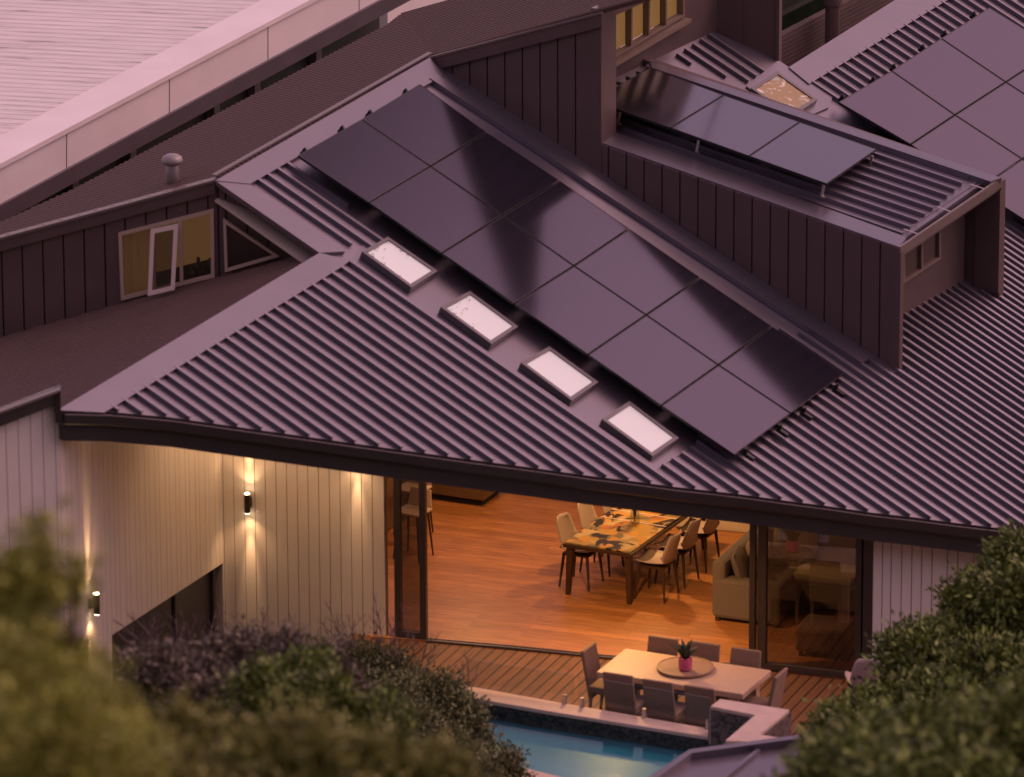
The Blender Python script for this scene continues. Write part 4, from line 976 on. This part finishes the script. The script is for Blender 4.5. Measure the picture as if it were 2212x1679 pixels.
# sofa (arm towards the deck) with cushions
so_c = [G.hit(*din(1665,1350)), G.hit(*din(2040,1365))]
sx0 = G.hit(*din(1668,1335)); sang = DA_
sf = thing('sofa', 'grey brown fabric sofa with cushions beside the glass door', 'sofa', Vector((sx0.x,sx0.y,.015)), R_(68))
# local: x = away along the sofa, y = left (back)
mb = MB(); mb.cbox((1.05,-.48,.22), 2.1, .90, .34); obj('seat_base', mb, M['fabric'], sf, local=True, bevel=.04)
mb = MB(); mb.cbox((1.05,-.10,.44), 2.1, .20, .78); obj('backrest', mb, M['fabric'], sf, local=True, bevel=.06)
for x in (.10, 2.0): mb = MB(); mb.cbox((x,-.50,.33), .22, .95, .56); obj('armrest', mb, M['fabric'], sf, local=True, bevel=.05)
for x in (.62, 1.45): mb = MB(); mb.cbox((x,-.55,.44), .80, .66, .15); obj('seat_cushion', mb, M['fabric'], sf, local=True, bevel=.05)
for x in (.06, 2.04):
    for y in (-.08, -.88): mb = MB(); mb.cbox((x,y,.03), .06, .06, .06); obj('foot', mb, M['legwood'], sf, local=True)
def pillow(mb, c, w, h, t_, ang, tilt):
    n_ = 8; g = {}
    for sgn in (-1, 1):
        for i in range(n_+1):
            for j in range(n_+1):
                a, b_ = i/n_*2-1, j/n_*2-1; th_ = t_/2*(max(0, (1-a**4)*(1-b_**4)))**.5
                p = Vector((a*w/2*(1-.06*b_*b_), sgn*th_, b_*h/2*(1-.06*a*a))); p = Matrix.Rotation(ang, 3, 'Z') @ (Matrix.Rotation(tilt, 3, 'X') @ p)
                g[sgn, i, j] = mb.pts([p + Vector(c)])[0]
        for i in range(n_):
            for j in range(n_): mb.f.append([g[sgn,i,j], g[sgn,i+1,j], g[sgn,i+1,j+1], g[sgn,i,j+1]]); mb.m.append(0)
sfM = Matrix.Translation(Vector((sx0.x,sx0.y,.015))) @ Matrix.Rotation(R_(68), 4, 'Z')
for i, (c, ang, l, m_) in enumerate((((.33,-.30,.70),.2,'grey scatter cushion against the near sofa arm','fabric'),((.62,-.40,.70),.5,'rust brown scatter cushion leaning on the sofa back','cushion'),((1.1,-.30,.72),.1,'dull olive scatter cushion at the sofa middle, behind the door frame','throw'))):
    mb = MB(); pillow(mb, (0,0,0), .48, .46, .18, ang, -.3); o = obj('cushion', mb, M[m_], smooth=True); o.location = sfM @ Vector(c); o.rotation_euler = (0,0,R_(68)); tag(o, l, 'cushion', 'cushions on the sofas')
# armchair seen through the closed door
ac = G.hit(1760,1300); ar = thing('armchair', 'olive brown armchair with a pale throw seen through the closed glass door', 'armchair', Vector((ac.x,ac.y,.015)), R_(-20))
mb = MB(); mb.cbox((0,0,.24), 1.5, .9, .36); obj('seat_base', mb, M['fabric'], ar, local=True, bevel=.04)
mb = MB(); mb.cbox((-.1,.40,.52), 1.4, .22, .72); obj('backrest', mb, M['fabric'], ar, local=True, bevel=.06)
mb = MB(); mb.cbox((.15,-.12,.46), 1.0, .62, .09); obj('throw', mb, M['throw'], ar, local=True, bevel=.03)
mb = MB(); pillow(mb, (0,0,0), .62, .52, .2, 0, -.3); o = obj('cushion', mb, M['throw'], smooth=True); q_ = G.hit(1730,1240); o.location = (ac.x-.25, ac.y+.30, .80); o.rotation_euler = (0,0,R_(-20)); tag(o, 'large olive cushion on the armchair behind the closed glass door', 'cushion', 'cushions on the sofas')
ot = G.hit(1790,1440); oo = thing('ottoman', 'dark low ottoman just inside the closed glass door', 'ottoman', Vector((ot.x,ot.y+.5,.015)), R_(-20))
mb = MB(); mb.cbox((0,0,.24), .7, .6, .34); obj('cushion_block', mb, M['kitchen'], oo, local=True, bevel=.05)
for a in (-1,1):
    for b_ in (-1,1): mb = MB(); mb.cbox((a*.28,b_*.23,.035), .05, .05, .07); obj('foot', mb, M['legwood'], oo, local=True)
# kitchen island and stools
k0, k1, k2 = G.hit(905,1079), G.hit(1044,1099), G.hit(1087,1071)
kd = (k1-k0).normalized(); kn = Vector((-kd.y, kd.x, 0))
ki = thing('kitchen_island', 'dark timber kitchen island with a recessed plinth', 'kitchen island', Vector((k1.x,k1.y,.015)), math.atan2(kd.y, kd.x))
kw = (k2-k1).length
mb = MB(); mb.cbox((-1.6,kw/2+.03,.05), 3.1, kw-.06, .10); obj('plinth', mb, M['gap'], ki, local=True)
mb = MB(); mb.cbox((-1.6,kw/2,.49), 3.2, kw, .78); obj('cabinet', mb, M['kitchen'], ki, local=True, bevel=.004)
mb = MB(); mb.cbox((-1.6,kw/2,.90), 3.24, kw+.04, .04); obj('benchtop', mb, M['stone'], ki, local=True)
# side cabinet seen through the left glass
s0 = G.hit(838,1245); sc_o = thing('sideboard', 'long dark timber sideboard inside the left glass doors', 'sideboard', Vector((s0.x-.55,s0.y+1.2,.015)), R_(66))
mb = MB(); mb.cbox((0,0,.42), 3.4, .5, .80); obj('cabinet', mb, M['kitchen'], sc_o, local=True, bevel=.004)
mb = MB(); mb.cbox((0,0,.835), 3.44, .54, .03); obj('benchtop', mb, M['stone'], sc_o, local=True)
for i, (x, y, l) in enumerate(((893,1165,'nearer one behind the left glass leaf'),(893,1115,'farther one behind the left glass leaf'))):
    p = G.hit(x, y+40); e = thing('bar_stool', f'pale shell bar stool, {l}', 'bar stool', Vector((p.x,p.y,.015)), R_(150), 'bar stools by the sideboard')
    mb = MB(); mb.cbox((0,0,.66), .40, .38, .04); obj('seat', mb, M['shell'], e, local=True, bevel=.015)
    mb = MB(); mb.prism([(-.19,-.17,.68),(.19,-.17,.68),(.16,-.21,.92),(-.16,-.21,.92)], (0,-.02,0)); obj('backrest', mb, M['shell'], e, local=True, bevel=.01)
    for a in (-1,1):
        for b_ in (-1,1): mb = MB(); mb.tube((a*.15,b_*.14,.65), (a*.2,b_*.19,0), .018, .012, 6); obj('leg', mb, M['legwood'], e, local=True)
# white chair glimpsed behind the tree at the right
wc = loc_from_top(1882,1424,.92,.30,R_(8)); e = put_chair(wc.x, wc.y, R_(8), 'pale rounded chair half hidden by the tree beside the door jamb', make_shell); e['group'] = ''
del e['group']
# ------------------------------------------------------------------ glass pool fence
def fence(a, b, h, label):
    a, b = H(CZ+.04).hit(*a), H(CZ+.04).hit(*b); d = (b-a).normalized(); n = Vector((d.y,-d.x,0)); e = thing('glass_fence_panel', label, 'glass fence', (a+b)/2, 0, 'glass panels of the pool fence')
    mb = MB(); mb.box(a + Z*.05, b-a, n*.012, Z*h); obj('pane', mb, M['fenceglass'], e)
    return e, a, b, d, n
def spigots(e, a, b, ts, d, n):
    for t_ in ts:
        p = a.lerp(b, t_); mb = MB(); mb.box(p - d*.025 - n*.03, d*.05, n*.07, Z*.03); mb.box(p - d*.022 - n*.014, d*.044, n*.04, Z*.12); obj('spigot', mb, M['alu'], e, bevel=.004)
e, a, b, d, n = fence(tb(-700,745), tb(236,878), .36, 'clear frameless glass fence panel at the left of the pool coping'); spigots(e, a, b, (.91,), d, n)
e, a, b, d, n = fence(tb(270,888), tb(1422,1088), .36, 'clear frameless glass fence panel in front of the woven chairs'); spigots(e, a, b, (.03,.505,.985), d, n)

# ================================================================== lamps
def wall_lamp(x, y, pl, label, r=.035, energy=1.0):
    p = pl.hit(x, y); n = pl.n; e = thing('wall_lamp', label, 'wall lamp', p, 0, 'up and down lamps on the white walls')
    c = p + n*.10
    mb = MB(); mb.tube(c - Z*.13, c + Z*.13, .042, n=20); obj('lamp_body', mb, M['steel'], e, smooth=False)
    mb = MB(); mb.box(p - Z*.06 - n.cross(Z)*.03, n.cross(Z)*.06, n*.05, Z*.12); obj('wall_plate', mb, M['steel'], e)
    for s in (1, -1):
        mb = MB(); mb.tube(c + Z*s*.1305, c + Z*s*.137, .034, n=16); obj('lens', mb, M['lens'], e)
        for en, sz in ((60, 22), (11, 120)):
            l = bpy.data.lights.new('beam', 'SPOT'); l.energy = en*energy; l.color = (1,.58,.28); l.spot_size = R_(sz); l.spot_blend = 1; l.shadow_soft_size = .03
            lo = bpy.data.objects.new('beam', l); COL.objects.link(lo); lo.parent = e; lo.location = c + Z*s*.15 - OFF[e]
            aim = (Z*s - n*(.13 if sz < 60 else -.15)).normalized(); lo.rotation_euler = (-aim).to_track_quat('Z', 'Y').to_euler()
wall_lamp(540, 1082, VP(corner, FAC[0]), 'small dark cylinder wall lamp lit up and down on the white wall under the eave')
wall_lamp(192, 1303, WV, 'small dark cylinder wall lamp on the near white wall above the blurred shrubs', energy=1.5)
wall_lamp(772, 962, VP(corner, FAC[0]), 'wall lamp hidden by the gutter, its warm beam falling beside the glass doors')
# ceiling downlights in the living room
def downlight(x, y, z, e_w, label, size=150):
    c = H(z).hit(x, y); e = thing('downlight', label, 'ceiling light', c, 0, 'warm ceiling lights in the living room')
    mb = MB(); mb.lathe(c, [(.05,0),(.075,0),(.075,.03),(.05,.03)], 20); obj('housing', mb, M['sash'], e)
    mb = MB(); mb.lathe(c + Z*.004, [(.045,0),(.045,.01)], 16); obj('lens', mb, M['lens'], e)
    l = bpy.data.lights.new('glow', 'SPOT'); l.energy = e_w; l.color = (1,.53,.22); l.spot_size = R_(size); l.spot_blend = .6; l.shadow_soft_size = .09
    lo = bpy.data.objects.new('glow', l); COL.objects.link(lo); lo.parent = e; lo.location = (0,0,-.04)
tcx = dc
def dl_at(p, z, e_w, label, size=150, col=(1,.50,.165)):
    c = Vector((p.x,p.y,z)); e = thing('downlight', label, 'ceiling light', c, 0, 'warm ceiling lights in the living room')
    mb = MB(); mb.lathe(c, [(.05,0),(.075,0),(.075,.03),(.05,.03)], 20); obj('housing', mb, M['sash'], e)
    mb = MB(); mb.lathe(c + Z*.004, [(.045,0),(.045,.01)], 16); obj('lens', mb, M['lens'], e)
    l = bpy.data.lights.new('glow', 'SPOT'); l.energy = e_w; l.color = col; l.spot_size = R_(size); l.spot_blend = .6; l.shadow_soft_size = .09
    lo = bpy.data.objects.new('glow', l); COL.objects.link(lo); lo.parent = e; lo.location = (0,0,-.04)
dl_at(dc + dvn*.5, 2.75, 155, 'ceiling light over the dining table')
dl_at(G.hit(1010,1230), 2.75, 85, 'ceiling light over the open floor')
dl_at(G.hit(1010,1120), 2.75, 65, 'ceiling light by the kitchen island')
dl_at(G.hit(1740,1270), 2.7, 18, 'ceiling light over the armchair')
dl_at(G.hit(1330,1455), 2.45, 290, 'added warm light under the eave above the outdoor table')  # added lamp that warms the deck and table

def added_wall_wash(x, y, e_w, label):  # added hidden lights that wash the white wall warm
    p = VP(corner, FAC[0]).hit(x, y); n = VP(corner, FAC[0]).n; p = p + n*1.15; dl_at(p, min(ZR(p), LP.z(p.x,p.y))-.34, e_w, label, 160, (1,.58,.30))
added_wall_wash(560, 1100, 110, 'added warm wash light above the wall corner by the lamp')
added_wall_wash(740, 1100, 110, 'added warm wash light above the left white wall')
# ================================================================== vegetation
def leaves(name, clumps, n, size, m, parent, asp=2.2):
    """clumps: (centre Vector, radius). small pointed leaf faces spread through each clump's shell"""
    cen = np.array([list(c[0]) for c in clumps]); rad = np.array([c[1] for c in clumps])
    wts = rad**2; wts = wts/wts.sum(); ci = rng.choice(len(clumps), n, p=wts)
    # twig tufts inside each clump
    nt_ = max(8, n//14); tci = rng.choice(len(clumps), nt_, p=wts)
    d = rng.normal(size=(nt_,3)); d /= np.linalg.norm(d, axis=1)[:,None]
    tuft = cen[tci] + d*(rad[tci]*(.42+.80*rng.random(nt_)**.8))[:,None]
    ti = rng.integers(0, nt_, n)
    dd = d[ti] + rng.normal(size=(n,3))*.75 + np.array([0,0,.35]); dd /= np.linalg.norm(dd, axis=1)[:,None]
    base_ = tuft[ti] + rng.normal(size=(n,3))*size*.9
    L = size*(.7+.7*rng.random(n)); s = np.cross(dd, rng.normal(size=(n,3))); s /= np.linalg.norm(s, axis=1)[:,None]+1e-9
    w_ = (L/asp/2)[:,None]; tip = base_ + dd*L[:,None]; mid = base_ + dd*(L*.5)[:,None]
    v = np.stack([base_, mid + s*w_, tip, mid - s*w_], 1).reshape(-1,3)
    off = np.array(list(OFF.get(parent, Vector()))); v = v - off
    me = bpy.data.meshes.new(name); me.vertices.add(4*n); me.vertices.foreach_set('co', v.ravel().astype(np.float32))
    me.loops.add(4*n); me.loops.foreach_set('vertex_index', np.arange(4*n, dtype=np.int32)); me.polygons.add(n)
    me.polygons.foreach_set('loop_start', np.arange(0, 4*n, 4, dtype=np.int32)); me.polygons.foreach_set('loop_total', np.full(n, 4, np.int32))
    me.materials.append(m); me.update(); me.validate()
    o = bpy.data.objects.new(name, me); COL.objects.link(o); o.parent = parent; return o
def wood(parent, foot, tops, r, m='bark'):
    mb = MB(); mid = foot + (sum(tops, Vector())/len(tops) - foot)*.45; mb.tube(foot - Z*.3, mid, r, r*.7, 10)
    for t_ in tops:
        k_ = mid.lerp(t_, .5) + Vector((random.uniform(-.1,.1), 0, .1)); mb.tube(mid, k_, r*.55, r*.35, 8); mb.tube(k_, t_, r*.35, r*.08, 6)
    return obj('trunk', mb, M[m], parent)
def tree(name, label, cat, blobs, nleaf, size, m, rad_px_at=None, trunk_r=.12, group=None, extra=None, sub=5):
    """blobs: (x, y, radius in survey px, distance)"""
    cl = []
    for x, y, r, dist in blobs:
        c = at(x, y, dist); R = r*1024/2212/FPX*dist
        for i in range(sub):
            d = rng.normal(size=3); d /= np.linalg.norm(d); cl.append((c + Vector(d)*R*.62, R*(.38+.25*rng.random())))
        cl.append((c, R*.6))
    cen = sum([c[0] for c in cl], Vector())/len(cl); foot = Vector((cen.x, cen.y, gz(cen.x, cen.y)))
    e = thing(name, label, cat, foot, 0, group)
    leaves('crown', cl, nleaf, size, m, e)
    tops = [at(x, y, dist) for x, y, r, dist in blobs]; wood(e, foot, tops, trunk_r)
    if extra: extra(e)
    return e
def twigs(e, starts, n, hpx, dist, spread=.5):
    for x, y in starts:
        mb = MB()
        for i in range(n):
            p = at(x + random.uniform(-25,25), y + random.uniform(0,30), dist + random.uniform(-.3,.3)); L = hpx*1024/2212/FPX*dist*(.5+.8*random.random()); mb.tube(at(x, y+50, dist), p, .008, .007, 4, cap=False)
            d = Vector((random.uniform(-spread,spread), random.uniform(-.4,.4), 1)).normalized(); q = p
            for k_ in range(4):
                d = (d + Vector((random.uniform(-.35,.35), random.uniform(-.3,.3), .05))).normalized(); q2 = q + d*L/4
                mb.tube(q, q2, .0075*(1-k_*.2), .006*(1-k_*.22), 4, cap=False)
                if k_ > 0:
                    for _ in range(2): mb.tube(q, q + (d + Vector((random.uniform(-1,1), random.uniform(-.6,.6), .2))).normalized()*L*.24, .0045, .002, 4, cap=False)
                q = q2
        obj('twigs', mb, M['twig'], e)

tree('tree', 'dense dark green tree at the right picture edge, rising past the gutter end', 'tree',
     [(2215,1215,95,80),(2230,1330,120,79),(2130,1330,85,79.5),(2050,1400,85,79),(1960,1440,75,78.5),(2140,1450,120,78),(1925,1530,85,77.5),(2040,1540,110,77),(1855,1570,80,76.5),(2200,1560,120,76)], 90000, .085, M['leaf_green'], trunk_r=.16)
tree('tree', 'blurred rounded green tree in the lower right corner, nearer than the others', 'tree',
     [(1850,1660,120,62),(2000,1640,130,62),(2140,1640,130,61),(2250,1660,120,61),(1790,1710,110,61),(1930,1740,150,60),(2100,1760,160,60)], 30000, .11, M['leaf_green'], trunk_r=.15)
tree('shrub', 'sage green shrub with bare twigs in front of the deck and pool', 'shrub',
     [(850,1470,80,82),(905,1520,85,81.5),(980,1590,78,81),(760,1480,75,82),(1060,1665,58,80.5),(880,1580,110,80),(980,1670,80,79.5)], 70000, .060, M['leaf_sage'], trunk_r=.06, extra=lambda e: twigs(e, [(720,1400),(760,1395),(840,1390),(870,1395),(690,1410),(910,1430),(1000,1490)], 6, 95, 82))
tree('shrub', 'dull purple shrub with dry twigs in front of the dark lower window', 'shrub',
     [(420,1460,75,72.0),(520,1450,75,72.5),(610,1460,80,73.0),(690,1470,75,73.5),(470,1540,95,71.0),(610,1550,100,71.5),(740,1570,90,72.0),(330,1470,70,71.0)], 45000, .075, M['leaf_purple'], trunk_r=.06, extra=lambda e: twigs(e, [(300,1400),(345,1395),(400,1390),(450,1385),(500,1395),(560,1400),(620,1405)], 6, 90, 79.5))
tree('shrub', 'mid green shrub between the purple shrub and the sage shrub', 'shrub',
     [(640,1470,60,69),(560,1510,60,68),(700,1530,70,68),(820,1600,80,68)], 16000, .08, M['leaf_green'], trunk_r=.06)
tree('shrub', 'blurred olive shrub along the bottom picture edge', 'shrub',
     [(260,1620,110,52),(420,1640,110,52),(560,1660,110,51),(700,1660,100,51),(840,1690,90,51),(960,1690,60,51),(330,1720,130,50)], 22000, .10, M['leaf_olive'], trunk_r=.07)
tree('tree', 'strongly blurred yellow green tree at the left picture edge', 'tree',
     [(30,1290,75,44),(-20,1380,110,44),(90,1430,100,44),(40,1530,130,43),(170,1560,110,43),(120,1660,140,42),(250,1690,100,42),(-10,1690,140,42),(82,1225,20,44),(60,1195,15,44),(96,1180,15,44),(80,1150,13,44),(92,1128,9,44),(155,1262,16,44),(172,1240,10,44),(128,1285,15,44)], 24000, .085, M['leaf_yellow'], trunk_r=.12)
